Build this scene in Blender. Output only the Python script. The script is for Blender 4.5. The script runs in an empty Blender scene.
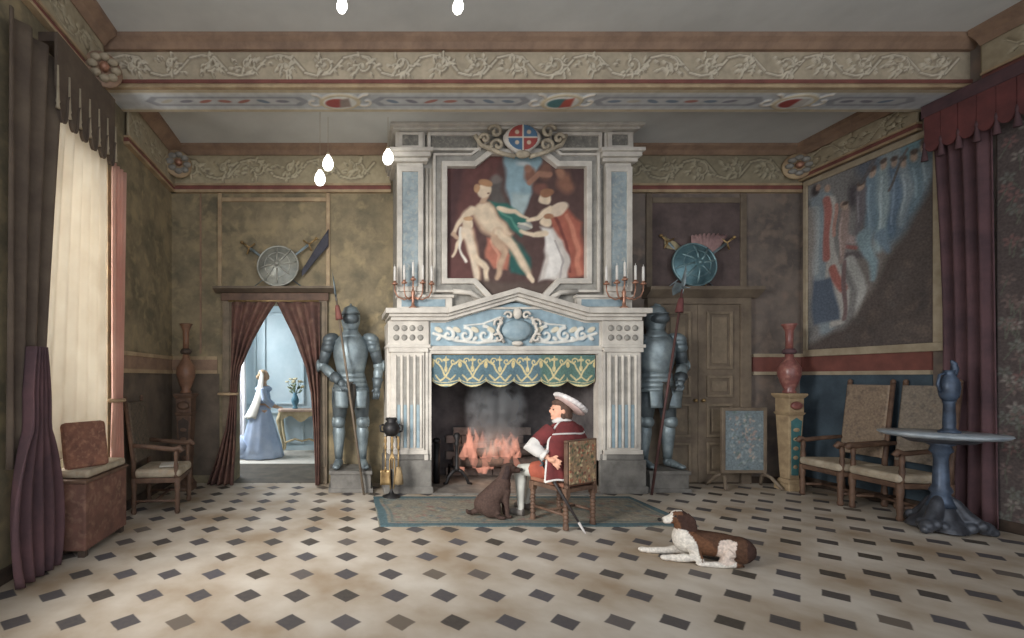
import bpy, bmesh, math, random
import numpy as np
from mathutils import Vector, Matrix, Euler, noise as mnoise

PI = math.pi
SC = bpy.context.scene
COL = SC.collection
random.seed(7)
R = math.radians

# ------------------------------------------------------------------ camera, world, light, exposure
F, EYE, PX, PY = 452.0, 1.6, 350.0, 377.0          # focal length (px), eye height, principal point in the 1024x638 frame
cam_d = bpy.data.cameras.new('camera')
cam = bpy.data.objects.new('camera', cam_d)
COL.objects.link(cam)
cam.location = (0, 0, EYE)
cam.rotation_euler = (R(90), 0, 0)
cam_d.sensor_width = 36
cam_d.lens = F / 1024 * 36
cam_d.shift_x = (512 - PX) / 1024
cam_d.shift_y = (PY - 319) / 1024
cam_d.clip_start = 0.05
SC.camera = cam

SC.view_settings.view_transform = 'Standard'
SC.view_settings.look = 'None'
SC.view_settings.gamma = 1
SC.view_settings.use_curve_mapping = False
SC.view_settings.exposure = 0.0

world = bpy.data.worlds.new('world')
SC.world = world
world.use_nodes = True
world.node_tree.nodes['Background'].inputs[0].default_value = (0.9, 0.94, 1.0, 1)
world.node_tree.nodes['Background'].inputs[1].default_value = 1.6


def area(name, loc, target, sx, sy, power, color):
    d = bpy.data.lights.new(name, 'AREA')
    d.shape = 'RECTANGLE'
    d.size, d.size_y = sx, sy
    d.energy = power
    d.color = color
    o = bpy.data.objects.new(name, d)
    COL.objects.link(o)
    o.location = loc
    o.rotation_euler = (Vector(target) - Vector(loc)).to_track_quat('-Z', 'Y').to_euler()
    return o


# daylight of the tall windows in the left wall (one in view, one unseen, put in for the key light)
area('window_daylight', (-3.75, 4.5, 2.3), (0, 4.7, 1.0), 1.0, 3.0, 170, (1.0, 0.98, 0.95))
nw = area('unseen_window_daylight', (-2.85, 1.6, 2.7), (1.2, 6.2, 0.9), 1.5, 3.0, 110, (1.0, 0.97, 0.93))
nw.data.spread = R(75)
area('adjoining_room_daylight', (-2.75, 8.9, 2.3), (-1.2, 9.2, 0.8), 0.9, 1.6, 95, (0.93, 0.97, 1.0))

# ------------------------------------------------------------------ helpers
YB, WL, WR = 6.82, -2.69, 6.80                     # back wall, left wall, right wall
ZC, ZF = 5.05, 5.30                                # ceilings behind and before the beam


def at(px, py, Y):
    return Vector(((px - PX) * Y / F, Y, EYE - (py - PY) * Y / F))


def lin(c):
    out = []
    for v in c[:3]:
        v = v / 255.0
        out.append(v / 12.92 if v <= 0.04045 else ((v + 0.055) / 1.055) ** 2.4)
    return tuple(out)


def lin4(c):
    return lin(c) + (1.0,)


def empty(name, loc=(0, 0, 0), rz=0.0, scale=1.0):
    o = bpy.data.objects.new(name, None)
    COL.objects.link(o)
    o.location = loc
    o.rotation_euler = (0, 0, rz)
    o.scale = (scale,) * 3
    o.empty_display_size = 0.1
    return o


def tag(o, label=None, cat=None, group=None, kind=None):
    if label:
        o['label'] = label
    if cat:
        o['category'] = cat
    if group:
        o['group'] = group
    if kind:
        o['kind'] = kind
    return o


ORIG = {}


def thing(name, label, cat, loc=(0, 0, 0), rz=0.0, group=None, scale=1.0, world=False):
    o = empty(name, loc, rz, scale)
    tag(o, label, cat, group)
    ORIG[o.name] = Vector(loc) if world else Vector((0, 0, 0))
    return o


def copy_tree(o, parent=None):
    c = o.copy()
    COL.objects.link(c)
    if parent:
        c.parent = parent
    for ch in list(o.children):
        copy_tree(ch, c)
    return c


class MB:
    def __init__(self):
        self.v, self.f, self.m, self.s = [], [], [], []

    def add(self, verts, faces, mat=0, smooth=False):
        n = len(self.v)
        self.v += [Vector(p) for p in verts]
        for fc in faces:
            self.f.append([i + n for i in fc])
            self.m.append(mat)
            self.s.append(smooth)
        return self

    def box(self, x0, x1, y0, y1, z0, z1, mat=0):
        vs = [(x0, y0, z0), (x1, y0, z0), (x1, y1, z0), (x0, y1, z0), (x0, y0, z1), (x1, y0, z1), (x1, y1, z1), (x0, y1, z1)]
        fs = [(0, 3, 2, 1), (4, 5, 6, 7), (0, 1, 5, 4), (1, 2, 6, 5), (2, 3, 7, 6), (3, 0, 4, 7)]
        return self.add(vs, fs, mat)

    def prism(self, poly, a0, a1, axis='y', mat=0):
        """polygon (2-D) extruded along axis: y -> (x,z), x -> (y,z), z -> (x,y)"""
        def p(q, a):
            return (q[0], a, q[1]) if axis == 'y' else ((a, q[0], q[1]) if axis == 'x' else (q[0], q[1], a))
        n = len(poly)
        vs = [p(q, a0) for q in poly] + [p(q, a1) for q in poly]
        fs = [tuple(range(n)), tuple(range(2 * n - 1, n - 1, -1))]
        fs += [(i, i + n, (i + 1) % n + n, (i + 1) % n) for i in range(n)]
        return self.add(vs, fs, mat)

    def ring(self, outer, inner, y0, y1, mat=0):
        n = len(outer)
        vs = [(q[0], y0, q[1]) for q in outer] + [(q[0], y0, q[1]) for q in inner]
        vs += [(q[0], y1, q[1]) for q in outer] + [(q[0], y1, q[1]) for q in inner]
        fs = []
        for i in range(n):
            j = (i + 1) % n
            fs += [(i, j, n + j, n + i), (2 * n + i, 3 * n + i, 3 * n + j, 2 * n + j),
                   (i, 2 * n + i, 2 * n + j, j), (n + i, n + j, 3 * n + j, 3 * n + i)]
        return self.add(vs, fs, mat)

    def tube(self, pts, rad, n=10, mat=0, flat=1.0, closed=False, up=None):
        pts = [Vector(p) for p in pts]
        if not hasattr(rad, '__len__'):
            rad = [rad] * len(pts)
        vs, fs = [], []
        prev = None
        k = len(pts)
        for i, p in enumerate(pts):
            if closed:
                t = (pts[(i + 1) % k] - pts[i - 1])
            else:
                t = (pts[min(i + 1, k - 1)] - pts[max(i - 1, 0)])
            t.normalize()
            if prev is None:
                a = Vector(up) if up else (Vector((0, 0, 1)) if abs(t.z) < 0.9 else Vector((1, 0, 0)))
            else:
                a = prev
            u = (a - t * a.dot(t))
            if u.length < 1e-6:
                u = t.orthogonal()
            u.normalize()
            prev = u
            w = t.cross(u)
            for j in range(n):
                th = 2 * PI * j / n
                vs.append(p + u * (math.cos(th) * rad[i]) + w * (math.sin(th) * rad[i] * flat))
        m = k if closed else k - 1
        for i in range(m):
            i2 = (i + 1) % k
            for j in range(n):
                fs.append((i * n + j, i * n + (j + 1) % n, i2 * n + (j + 1) % n, i2 * n + j))
        if not closed:
            fs.append(tuple(range(n - 1, -1, -1)))
            fs.append(tuple((k - 1) * n + j for j in range(n)))
        return self.add(vs, fs, mat, True)

    def lathe(self, prof, c=(0, 0, 0), n=24, mat=0, sx=1.0, sy=1.0, M=None, a0=0.0, fn=None):
        vs, fs = [], []
        c = Vector(c)
        for r, z in prof:
            for j in range(n):
                th = a0 + 2 * PI * j / n
                rr = r * (fn(th, z) if fn else 1.0)
                q = Vector((math.cos(th) * rr * sx, math.sin(th) * rr * sy, z))
                vs.append((M @ q if M else q) + c)
        k = len(prof)
        for i in range(k - 1):
            for j in range(n):
                fs.append((i * n + j, i * n + (j + 1) % n, (i + 1) * n + (j + 1) % n, (i + 1) * n + j))
        fs.append(tuple(range(n - 1, -1, -1)))
        fs.append(tuple((k - 1) * n + j for j in range(n)))
        return self.add(vs, fs, mat, True)

    def ell(self, c, r, rot=(0, 0, 0), n=14, mat=0):
        M = Euler(rot).to_matrix()
        c = Vector(c)
        if not hasattr(r, '__len__'):
            r = (r, r, r)
        vs, fs = [], []
        m = n // 2 + 1
        for i in range(1, m):
            ph = PI * i / m
            for j in range(n):
                th = 2 * PI * j / n
                vs.append(M @ Vector((r[0] * math.sin(ph) * math.cos(th), r[1] * math.sin(ph) * math.sin(th), r[2] * math.cos(ph))) + c)
        top, bot = len(vs), len(vs) + 1
        vs += [M @ Vector((0, 0, r[2])) + c, M @ Vector((0, 0, -r[2])) + c]
        for i in range(m - 2):
            for j in range(n):
                fs.append((i * n + j, (i + 1) * n + j, (i + 1) * n + (j + 1) % n, i * n + (j + 1) % n))
        for j in range(n):
            fs.append((top, j, (j + 1) % n))
            fs.append((bot, (m - 2) * n + (j + 1) % n, (m - 2) * n + j))
        return self.add(vs, fs, mat, True)

    def sheet(self, fn, nu, nv, mat=0):
        vs = [fn(i / nu, j / nv) for j in range(nv + 1) for i in range(nu + 1)]
        fs = []
        for j in range(nv):
            for i in range(nu):
                a = j * (nu + 1) + i
                fs.append((a, a + 1, a + nu + 2, a + nu + 1))
        return self.add(vs, fs, mat, True)

    def mesh(self, name, off=Vector((0, 0, 0))):
        me = bpy.data.meshes.new(name)
        me.from_pydata([p - off for p in self.v], [], self.f)
        me.polygons.foreach_set('material_index', self.m)
        me.polygons.foreach_set('use_smooth', self.s)
        me.update()
        bm = bmesh.new()
        bm.from_mesh(me)
        bmesh.ops.recalc_face_normals(bm, faces=bm.faces)
        bm.to_mesh(me)
        bm.free()
        return me

    def build(self, name, mats, parent=None, solid=0.0, bevel=0.0, label=None):
        off = Vector((0, 0, 0))
        if parent is not None:
            q = parent
            while q.parent is not None:
                q = q.parent
            off = ORIG.get(q.name, off)
        me = self.mesh(name, off)
        if not isinstance(mats, (list, tuple)):
            mats = [mats]
        for m in mats:
            me.materials.append(m)
        o = bpy.data.objects.new(name, me)
        COL.objects.link(o)
        if parent is not None:
            o.parent = parent
        if solid:
            md = o.modifiers.new('solid', 'SOLIDIFY')
            md.thickness = solid
            md.offset = 0
        if bevel:
            md = o.modifiers.new('bevel', 'BEVEL')
            md.width = bevel
            md.segments = 2
            md.limit_method = 'ANGLE'
            md.angle_limit = R(40)
        if label:
            o['label'] = label
        return o


def structure(o):
    o['kind'] = 'structure'
    return o


def set_colors(me, cols):
    at_ = me.color_attributes.new('Col', 'FLOAT_COLOR', 'POINT')
    a = np.ones((len(me.vertices), 4), dtype=np.float32)
    a[:, :3] = cols
    at_.data.foreach_set('color', a.ravel())


def organic(mb, name, mat, parent=None, voxel=0.012, smooth=5, color=None, factor=0.5):
    """overlapping ellipsoids and limbs fused into ONE continuous smooth surface"""
    me = mb.mesh(name + '_src')
    o = bpy.data.objects.new(name + '_src', me)
    COL.objects.link(o)
    md = o.modifiers.new('r', 'REMESH')
    md.mode = 'VOXEL'
    md.voxel_size = voxel
    ms = o.modifiers.new('s', 'SMOOTH')
    ms.iterations = smooth
    ms.factor = factor
    dg = bpy.context.evaluated_depsgraph_get()
    new = bpy.data.meshes.new_from_object(o.evaluated_get(dg))
    bpy.data.objects.remove(o)
    bpy.data.meshes.remove(me)
    new.name = name
    new.materials.clear()
    new.materials.append(mat)
    new.polygons.foreach_set('use_smooth', [True] * len(new.polygons))
    if color:
        set_colors(new, [lin(color(v.co)) for v in new.vertices])
    r = bpy.data.objects.new(name, new)
    COL.objects.link(r)
    if parent is not None:
        r.parent = parent
    return r


# ------------------------------------------------------------------ materials
def nmat(name):
    m = bpy.data.materials.new(name)
    m.use_nodes = True
    nt = m.node_tree
    return m, nt, nt.nodes['Principled BSDF']


def soft(c):
    """pigment with a hazy veil mixed in: blacks lifted, colour greyed"""
    m_ = sum(c[:3]) / 3.0
    return tuple(0.86 * (0.86 * v + 0.14 * m_) + 24 for v in c[:3])


def mat(name, c1, c2=None, scale=5.0, rough=0.75, metal=0.0, bump=0.0, c3=None, damask=0.0, detail=5.0, spec=0.3, lo=0.35, hi=0.65):
    m, nt, b = nmat(name)
    N, L = nt.nodes, nt.links
    b.inputs['Roughness'].default_value = rough
    b.inputs['Metallic'].default_value = metal
    b.inputs['Specular IOR Level'].default_value = spec
    if c2 is None:
        c2 = tuple(v * 0.86 for v in c1)
    c1, c2 = soft(c1), soft(c2)
    c3 = soft(c3) if c3 is not None else None
    tc = N.new('ShaderNodeTexCoord')
    nz = N.new('ShaderNodeTexNoise')
    nz.inputs['Scale'].default_value = scale
    nz.inputs['Detail'].default_value = detail
    nz.inputs['Roughness'].default_value = 0.62
    L.new(tc.outputs['Object'], nz.inputs['Vector'])
    rp = N.new('ShaderNodeValToRGB')
    rp.color_ramp.elements[0].position = lo
    rp.color_ramp.elements[0].color = lin4(c2)
    rp.color_ramp.elements[1].position = hi
    rp.color_ramp.elements[1].color = lin4(c1)
    L.new(nz.outputs['Fac'], rp.inputs['Fac'])
    col = rp.outputs['Color']
    if c3 is not None:
        n2 = N.new('ShaderNodeTexNoise')
        n2.inputs['Scale'].default_value = scale * 2.7
        n2.inputs['Detail'].default_value = 6
        n2.inputs['Distortion'].default_value = 0.3
        L.new(tc.outputs['Object'], n2.inputs['Vector'])
        r2 = N.new('ShaderNodeValToRGB')
        r2.color_ramp.elements[0].position = 0.5
        r2.color_ramp.elements[1].position = 0.72
        L.new(n2.outputs['Fac'], r2.inputs['Fac'])
        mx = N.new('ShaderNodeMix')
        mx.data_type = 'RGBA'
        L.new(r2.outputs['Color'], mx.inputs['Factor'])
        L.new(col, mx.inputs['A'])
        mx.inputs['B'].default_value = lin4(c3)
        col = mx.outputs['Result']
    L.new(col, b.inputs['Base Color'])
    if bump:
        bp = N.new('ShaderNodeBump')
        bp.inputs['Strength'].default_value = bump
        bp.inputs['Distance'].default_value = 0.02
        n3 = N.new('ShaderNodeTexNoise')
        n3.inputs['Scale'].default_value = scale * 4
        n3.inputs['Detail'].default_value = 5
        L.new(tc.outputs['Object'], n3.inputs['Vector'])
        L.new(n3.outputs['Fac'], bp.inputs['Height'])
        L.new(bp.outputs['Normal'], b.inputs['Normal'])
    return m


def vmat(name, rough=0.8, metal=0.0, grain=0.25, scale=30.0, spec=0.25, bump=0.1):
    """colours laid on the surface (a woven or painted picture, a coat), with a fine grain"""
    m, nt, b = nmat(name)
    N, L = nt.nodes, nt.links
    b.inputs['Roughness'].default_value = rough
    b.inputs['Metallic'].default_value = metal
    b.inputs['Specular IOR Level'].default_value = spec
    va = N.new('ShaderNodeVertexColor')
    va.layer_name = 'Col'
    tc = N.new('ShaderNodeTexCoord')
    nz = N.new('ShaderNodeTexNoise')
    nz.inputs['Scale'].default_value = scale
    nz.inputs['Detail'].default_value = 4
    L.new(tc.outputs['Object'], nz.inputs['Vector'])
    mr = N.new('ShaderNodeMapRange')
    mr.inputs['From Min'].default_value = 0.3
    mr.inputs['From Max'].default_value = 0.7
    mr.inputs['To Min'].default_value = 1 - grain
    mr.inputs['To Max'].default_value = 1 + grain
    L.new(nz.outputs['Fac'], mr.inputs['Value'])
    mx = N.new('ShaderNodeMix')
    mx.data_type = 'RGBA'
    mx.blend_type = 'MULTIPLY'
    mx.inputs['Factor'].default_value = 1
    L.new(va.outputs['Color'], mx.inputs['A'])
    L.new(mr.outputs['Result'], mx.inputs['B'])
    L.new(mx.outputs['Result'], b.inputs['Base Color'])
    if bump:
        bp = N.new('ShaderNodeBump')
        bp.inputs['Strength'].default_value = bump
        bp.inputs['Distance'].default_value = 0.01
        L.new(nz.outputs['Fac'], bp.inputs['Height'])
        L.new(bp.outputs['Normal'], b.inputs['Normal'])
    return m


def emis(name, c, strength):
    m, nt, b = nmat(name)
    b.inputs['Base Color'].default_value = lin4(c)
    b.inputs['Emission Color'].default_value = lin4(c)
    b.inputs['Emission Strength'].default_value = strength
    return m


TILE = EYE / 4.46


def floor_mat():
    m, nt, b = nmat('marble_tiles')
    N, L = nt.nodes, nt.links

    def mth(op, a, c=None):
        n = N.new('ShaderNodeMath')
        n.operation = op
        for i, q in enumerate((a, c)):
            if q is None:
                continue
            if isinstance(q, (int, float)):
                n.inputs[i].default_value = q
            else:
                L.new(q, n.inputs[i])
        return n.outputs[0]
    tc = N.new('ShaderNodeTexCoord')
    wob = N.new('ShaderNodeTexNoise')
    wob.inputs['Scale'].default_value = 9
    L.new(tc.outputs['Object'], wob.inputs['Vector'])
    sp = N.new('ShaderNodeSeparateXYZ')
    L.new(tc.outputs['Object'], sp.inputs[0])
    u = mth('ADD', mth('DIVIDE', mth('ADD', sp.outputs['X'], 0.03), TILE), 0.5)
    v = mth('ADD', mth('DIVIDE', mth('SUBTRACT', sp.outputs['Y'], 2.952), TILE), 0.5)
    fu = mth('ABSOLUTE', mth('SUBTRACT', mth('FRACT', u), 0.5))
    fv = mth('ABSOLUTE', mth('SUBTRACT', mth('FRACT', v), 0.5))
    d = mth('ADD', mth('ADD', fu, fv), mth('MULTIPLY', mth('SUBTRACT', wob.outputs['Fac'], 0.5), 0.06))
    rp = N.new('ShaderNodeMapRange')
    rp.inputs['From Min'].default_value = 0.268
    rp.inputs['From Max'].default_value = 0.3
    L.new(d, rp.inputs['Value'])
    # white stones: warm cloudy marble
    nz = N.new('ShaderNodeTexNoise')
    nz.inputs['Scale'].default_value = 1.6
    nz.inputs['Detail'].default_value = 8
    L.new(tc.outputs['Object'], nz.inputs['Vector'])
    cr = N.new('ShaderNodeValToRGB')
    cr.color_ramp.elements[0].position = 0.32
    cr.color_ramp.elements[0].color = lin4((158, 140, 118))
    cr.color_ramp.elements[1].position = 0.66
    cr.color_ramp.elements[1].color = lin4((202, 194, 182))
    L.new(nz.outputs['Fac'], cr.inputs['Fac'])
    # dark stones, each of its own tone
    cx = N.new('ShaderNodeCombineXYZ')
    L.new(mth('FLOOR', u), cx.inputs[0])
    L.new(mth('FLOOR', v), cx.inputs[1])
    wn = N.new('ShaderNodeTexWhiteNoise')
    wn.noise_dimensions = '2D'
    L.new(cx.outputs[0], wn.inputs['Vector'])
    dr = N.new('ShaderNodeValToRGB')
    e = dr.color_ramp.elements
    e[0].position, e[0].color = 0.0, lin4((62, 58, 54))
    e[1].position, e[1].color = 1.0, lin4((112, 102, 92))
    q = e.new(0.82)
    q.color = lin4((82, 82, 92))
    L.new(wn.outputs['Value'], dr.inputs['Fac'])
    n2 = N.new('ShaderNodeTexNoise')
    n2.inputs['Scale'].default_value = 30
    n2.inputs['Detail'].default_value = 4
    L.new(tc.outputs['Object'], n2.inputs['Vector'])
    mg = N.new('ShaderNodeMix')
    mg.data_type = 'RGBA'
    L.new(mth('MULTIPLY', n2.outputs['Fac'], 0.5), mg.inputs['Factor'])
    L.new(dr.outputs['Color'], mg.inputs['A'])
    mg.inputs['B'].default_value = lin4((120, 110, 98))
    mx = N.new('ShaderNodeMix')
    mx.data_type = 'RGBA'
    L.new(rp.outputs['Result'], mx.inputs['Factor'])
    L.new(mg.outputs['Result'], mx.inputs['A'])
    L.new(cr.outputs['Color'], mx.inputs['B'])
    L.new(mx.outputs['Result'], b.inputs['Base Color'])
    b.inputs['Roughness'].default_value = 0.6
    b.inputs['Specular IOR Level'].default_value = 0.2
    return m


M = {}
M['floor'] = floor_mat()
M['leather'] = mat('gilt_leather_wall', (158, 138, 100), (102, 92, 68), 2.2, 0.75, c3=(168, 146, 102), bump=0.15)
M['leather_shaded'] = mat('shaded_leather_wall', (124, 108, 96), (86, 76, 70), 2.4, 0.8, c3=(134, 112, 96), bump=0.15)  # same wall leather, darkened in colour for the dimmer right side
M['ceiling'] = mat('ceiling_plaster', (224, 226, 222), (204, 206, 202), 0.9, 0.9)
M['gold_wood'] = mat('gilded_moulding', (194, 164, 120), (162, 130, 94), 5, 0.55)
M['brown_wood'] = mat('brown_moulding', (166, 128, 98), (132, 100, 78), 5, 0.6)
M['red_band'] = mat('red_painted_band', (138, 70, 58), (112, 56, 48), 5, 0.7)
M['cream_line'] = mat('cream_painted_line', (186, 168, 138), (160, 142, 112), 6, 0.7)
M['dado_blue'] = mat('blue_dado', (66, 88, 104), (44, 60, 74), 3, 0.8)
M['dado_brown'] = mat('brown_dado', (112, 94, 76), (80, 68, 56), 3, 0.8)
M['cream'] = mat('cream_stone', (222, 214, 200), (188, 180, 168), 4, 0.7, bump=0.1)
M['grey_stone'] = mat('grey_carved_stone', (160, 156, 146), (128, 124, 116), 8, 0.75, bump=0.2)
M['blue_marble'] = mat('blue_grey_marble', (158, 176, 182), (126, 142, 148), 7, 0.5, c3=(176, 180, 172))
M['grey_marble'] = mat('grey_marble', (128, 124, 114), (98, 96, 90), 9, 0.5, c3=(150, 144, 132))
M['pale_blue'] = mat('pale_blue_paint', (148, 172, 182), (122, 150, 164), 9, 0.65)
M['plinth'] = mat('plinth_stone', (128, 124, 116), (96, 92, 86), 6, 0.8)
M['soot'] = mat('sooty_stone', (92, 86, 86), (54, 50, 52), 3, 0.95)
M['firebrick'] = mat('pale_firebrick', (150, 136, 126), (110, 98, 92), 5, 0.9, bump=0.3)
M['iron'] = mat('black_iron', (40, 38, 38), (26, 25, 26), 8, 0.5, 0.6)
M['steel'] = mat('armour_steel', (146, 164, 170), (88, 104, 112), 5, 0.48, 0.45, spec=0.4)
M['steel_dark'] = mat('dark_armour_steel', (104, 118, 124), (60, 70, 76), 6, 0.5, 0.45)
M['bronze_dark'] = mat('armour_straps', (64, 56, 48), (40, 36, 32), 6, 0.6)
M['wood'] = mat('carved_walnut', (112, 78, 56), (78, 52, 38), 9, 0.55, bump=0.15)
M['wood_dark'] = mat('dark_oak', (74, 56, 44), (50, 38, 30), 9, 0.6)
M['door_wood'] = mat('grey_brown_door_oak', (124, 106, 84), (96, 80, 64), 4, 0.65)
M['door_panel'] = mat('door_panel_oak', (140, 120, 94), (108, 92, 72), 5, 0.65)
M['brass'] = mat('brass', (188, 152, 92), (140, 106, 60), 8, 0.4, 0.6)
M['copper'] = mat('copper_branch', (198, 138, 108), (150, 96, 72), 10, 0.4, 0.5)
M['wax'] = mat('white_wax', (236, 232, 224), (220, 216, 208), 8, 0.6)
M['velvet'] = mat('dark_plum_velvet', (98, 62, 66), (70, 46, 52), 3, 0.95, bump=0.1)
M['velvet_red'] = mat('red_velvet_tab', (124, 56, 54), (90, 42, 42), 4, 0.95)
M['velvet_brown'] = mat('brown_velvet', (104, 86, 68), (80, 64, 52), 3, 0.95, bump=0.1)
M['portiere'] = mat('russet_portiere', (108, 66, 54), (74, 46, 40), 4, 0.9, c3=(120, 84, 66))
M['portiere_lining'] = mat('grey_portiere_lining', (104, 96, 92), (74, 68, 66), 3, 0.9)
M['pink_silk'] = mat('pink_silk', (206, 158, 138), (180, 130, 112), 4, 0.8)
M['white_cloth'] = mat('white_linen', (226, 222, 216), (204, 200, 196), 5, 0.85)
M['red_cloth'] = mat('crimson_velvet', (122, 34, 34), (92, 26, 28), 7, 0.9)
M['orange_cloth'] = mat('orange_red_breeches', (196, 84, 56), (160, 64, 44), 7, 0.85)
M['pink_felt'] = mat('pale_pink_hat_felt', (214, 182, 172), (190, 156, 150), 10, 0.9)
M['feather'] = mat('white_plume', (236, 230, 226), (206, 198, 196), 16, 0.9)
M['hair'] = mat('brown_hair', (92, 62, 46), (62, 42, 32), 16, 0.8)
M['blond'] = mat('fair_hair', (176, 146, 108), (146, 116, 84), 16, 0.8)
M['cushion'] = mat('worn_cream_upholstery', (196, 180, 152), (160, 144, 120), 6, 0.9, c3=(172, 148, 118))
M['blue_table'] = mat('blue_veined_marble_top', (196, 208, 216), (140, 158, 174), 5, 0.35, spec=0.5)
M['blue_metal'] = mat('blue_patinated_bronze', (70, 92, 122), (38, 50, 70), 6, 0.4, 0.3, spec=0.5)
M['black_bronze'] = mat('dark_bronze_base', (74, 80, 92), (38, 40, 48), 7, 0.4, 0.3, spec=0.5)
M['red_vase'] = mat('red_glazed_porcelain', (150, 78, 68), (114, 56, 52), 6, 0.3, c3=(170, 108, 92), spec=0.5)
M['vase_dim'] = mat('dimmed_vase_glaze', (142, 92, 62), (104, 68, 48), 6, 0.35)
M['ped_gold'] = mat('pedestal_giltwood', (190, 160, 116), (150, 122, 86), 7, 0.5)
M['teal'] = mat('teal_lacquer', (58, 122, 126), (40, 92, 98), 7, 0.5)
M['gilt_table'] = mat('painted_gilt_console', (206, 186, 140), (178, 152, 106), 7, 0.5)
M['pale_wall'] = mat('pale_blue_panelling', (186, 206, 214), (164, 188, 198), 2, 0.85)
M['pale_floor'] = mat('pale_lit_floor', (226, 218, 204), (206, 198, 184), 4, 0.9)
M['shaded_floor'] = mat('shaded_boards', (92, 82, 66), (66, 58, 48), 4, 0.7)
M['blue_dress'] = mat('pale_blue_silk', (186, 204, 234), (160, 182, 220), 4, 0.7)
M['ceramic_blue'] = mat('blue_glazed_pot', (72, 126, 148), (50, 98, 120), 8, 0.3)
M['leaf'] = mat('flower_leaves', (120, 140, 104), (88, 110, 78), 10, 0.8)
M['petal'] = mat('cream_petals', (232, 222, 180), (214, 196, 140), 12, 0.8)
M['logs'] = mat('charred_bark', (84, 64, 54), (48, 38, 34), 12, 0.9, bump=0.4)
M['paint'] = vmat('painted_colours', 0.7, grain=0.1, scale=11)
M['weave'] = vmat('woven_colours', 0.92, grain=0.22, scale=40)
M['relief'] = vmat('carved_relief', 0.7, grain=0.12, scale=14)
M['coat'] = vmat('short_fur', 0.85, grain=0.22, scale=45, bump=0.3)
M['skin'] = vmat('skin_and_stockings', 0.6, grain=0.06, scale=20, bump=0.0)
M['paper'] = mat('white_paper', (226, 220, 206), None, 5, 0.9)


# ------------------------------------------------------------------ a small painter for pictures, textiles and reliefs
class Canvas:
    def __init__(self, x0, x1, y0, y1, nx, ny, bg, wobble=0.0, wscale=1.0, seed=0):
        self.nx, self.ny = nx, ny
        xs = np.linspace(x0, x1, nx)
        ys = np.linspace(y0, y1, ny)
        self.X, self.Y = np.meshgrid(xs, ys)
        self.sx, self.sy = x1 - x0, y1 - y0
        rg = np.random.RandomState(seed)
        if wobble:
            for _ in range(5):
                a, b_, p = rg.uniform(-1, 1) * wscale, rg.uniform(-1, 1) * wscale, rg.uniform(0, 6.3)
                self.X = self.X + wobble * np.sin(a * self.X + b_ * self.Y + p) * 0.5
                self.Y = self.Y + wobble * np.sin(b_ * self.X - a * self.Y + p * 2) * 0.5
        self.C = np.ones((ny, nx, 3)) * np.array(bg, float)
        self.H = np.zeros((ny, nx))
        self.rg = rg

    def _put(self, a, c, h):
        a = np.clip(a, 0, 1)
        self.C = self.C * (1 - a[..., None]) + np.array(c, float) * a[..., None]
        if h is not None:
            self.H = np.maximum(self.H, a * h)

    def _segd(self, pts, closed):
        d = np.full(self.X.shape, 1e9)
        k = len(pts)
        T = np.zeros(self.X.shape)
        n = k if closed else k - 1
        for i in range(n):
            ax, ay = pts[i]
            bx, by = pts[(i + 1) % k]
            dx, dy = bx - ax, by - ay
            q = dx * dx + dy * dy + 1e-12
            t = np.clip(((self.X - ax) * dx + (self.Y - ay) * dy) / q, 0, 1)
            e = np.hypot(self.X - ax - t * dx, self.Y - ay - t * dy)
            T = np.where(e < d, (i + t) / n, T)
            d = np.minimum(d, e)
        return d, T

    def poly(self, pts, c, soft=1.0, alpha=1.0, h=None):
        ins = np.zeros(self.X.shape, bool)
        k = len(pts)
        for i in range(k):
            ax, ay = pts[i]
            bx, by = pts[(i + 1) % k]
            if ay == by:
                continue
            ins ^= ((ay > self.Y) != (by > self.Y)) & (self.X < (bx - ax) * (self.Y - ay) / (by - ay) + ax)
        d, _ = self._segd(pts, True)
        sd = np.where(ins, d, -d)
        self._put(alpha * np.clip(0.5 + sd / soft, 0, 1), c, h)

    def ell(self, cx, cy, rx, ry, c, rot=0.0, soft=0.25, alpha=1.0, h=None):
        u = (self.X - cx) * math.cos(rot) + (self.Y - cy) * math.sin(rot)
        v = -(self.X - cx) * math.sin(rot) + (self.Y - cy) * math.cos(rot)
        r = np.sqrt((u / rx) ** 2 + (v / ry) ** 2)
        self._put(alpha * (1 - r) / soft, c, h)

    def stroke(self, pts, w, c, w2=None, soft=None, alpha=1.0, h=None):
        d, T = self._segd(pts, False)
        ww = (w + ((w2 if w2 is not None else w) - w) * T) * 0.5
        s = soft if soft else np.maximum(w * 0.3, 1e-6)
        self._put(alpha * ((ww - d) / s + 0.5), c, h)

    def mottled(self, amt, scale, seed=3):
        rg = np.random.RandomState(seed)
        n = np.zeros(self.X.shape)
        for k in range(14):
            a = rg.uniform(0, 6.3)
            fq = scale * rg.uniform(0.5, 2.5)
            n += np.sin((self.X * math.cos(a) + self.Y * math.sin(a)) * fq + rg.uniform(0, 6.3))
        self.C = self.C * (1 + amt * (n / 4)[..., None])


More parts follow.
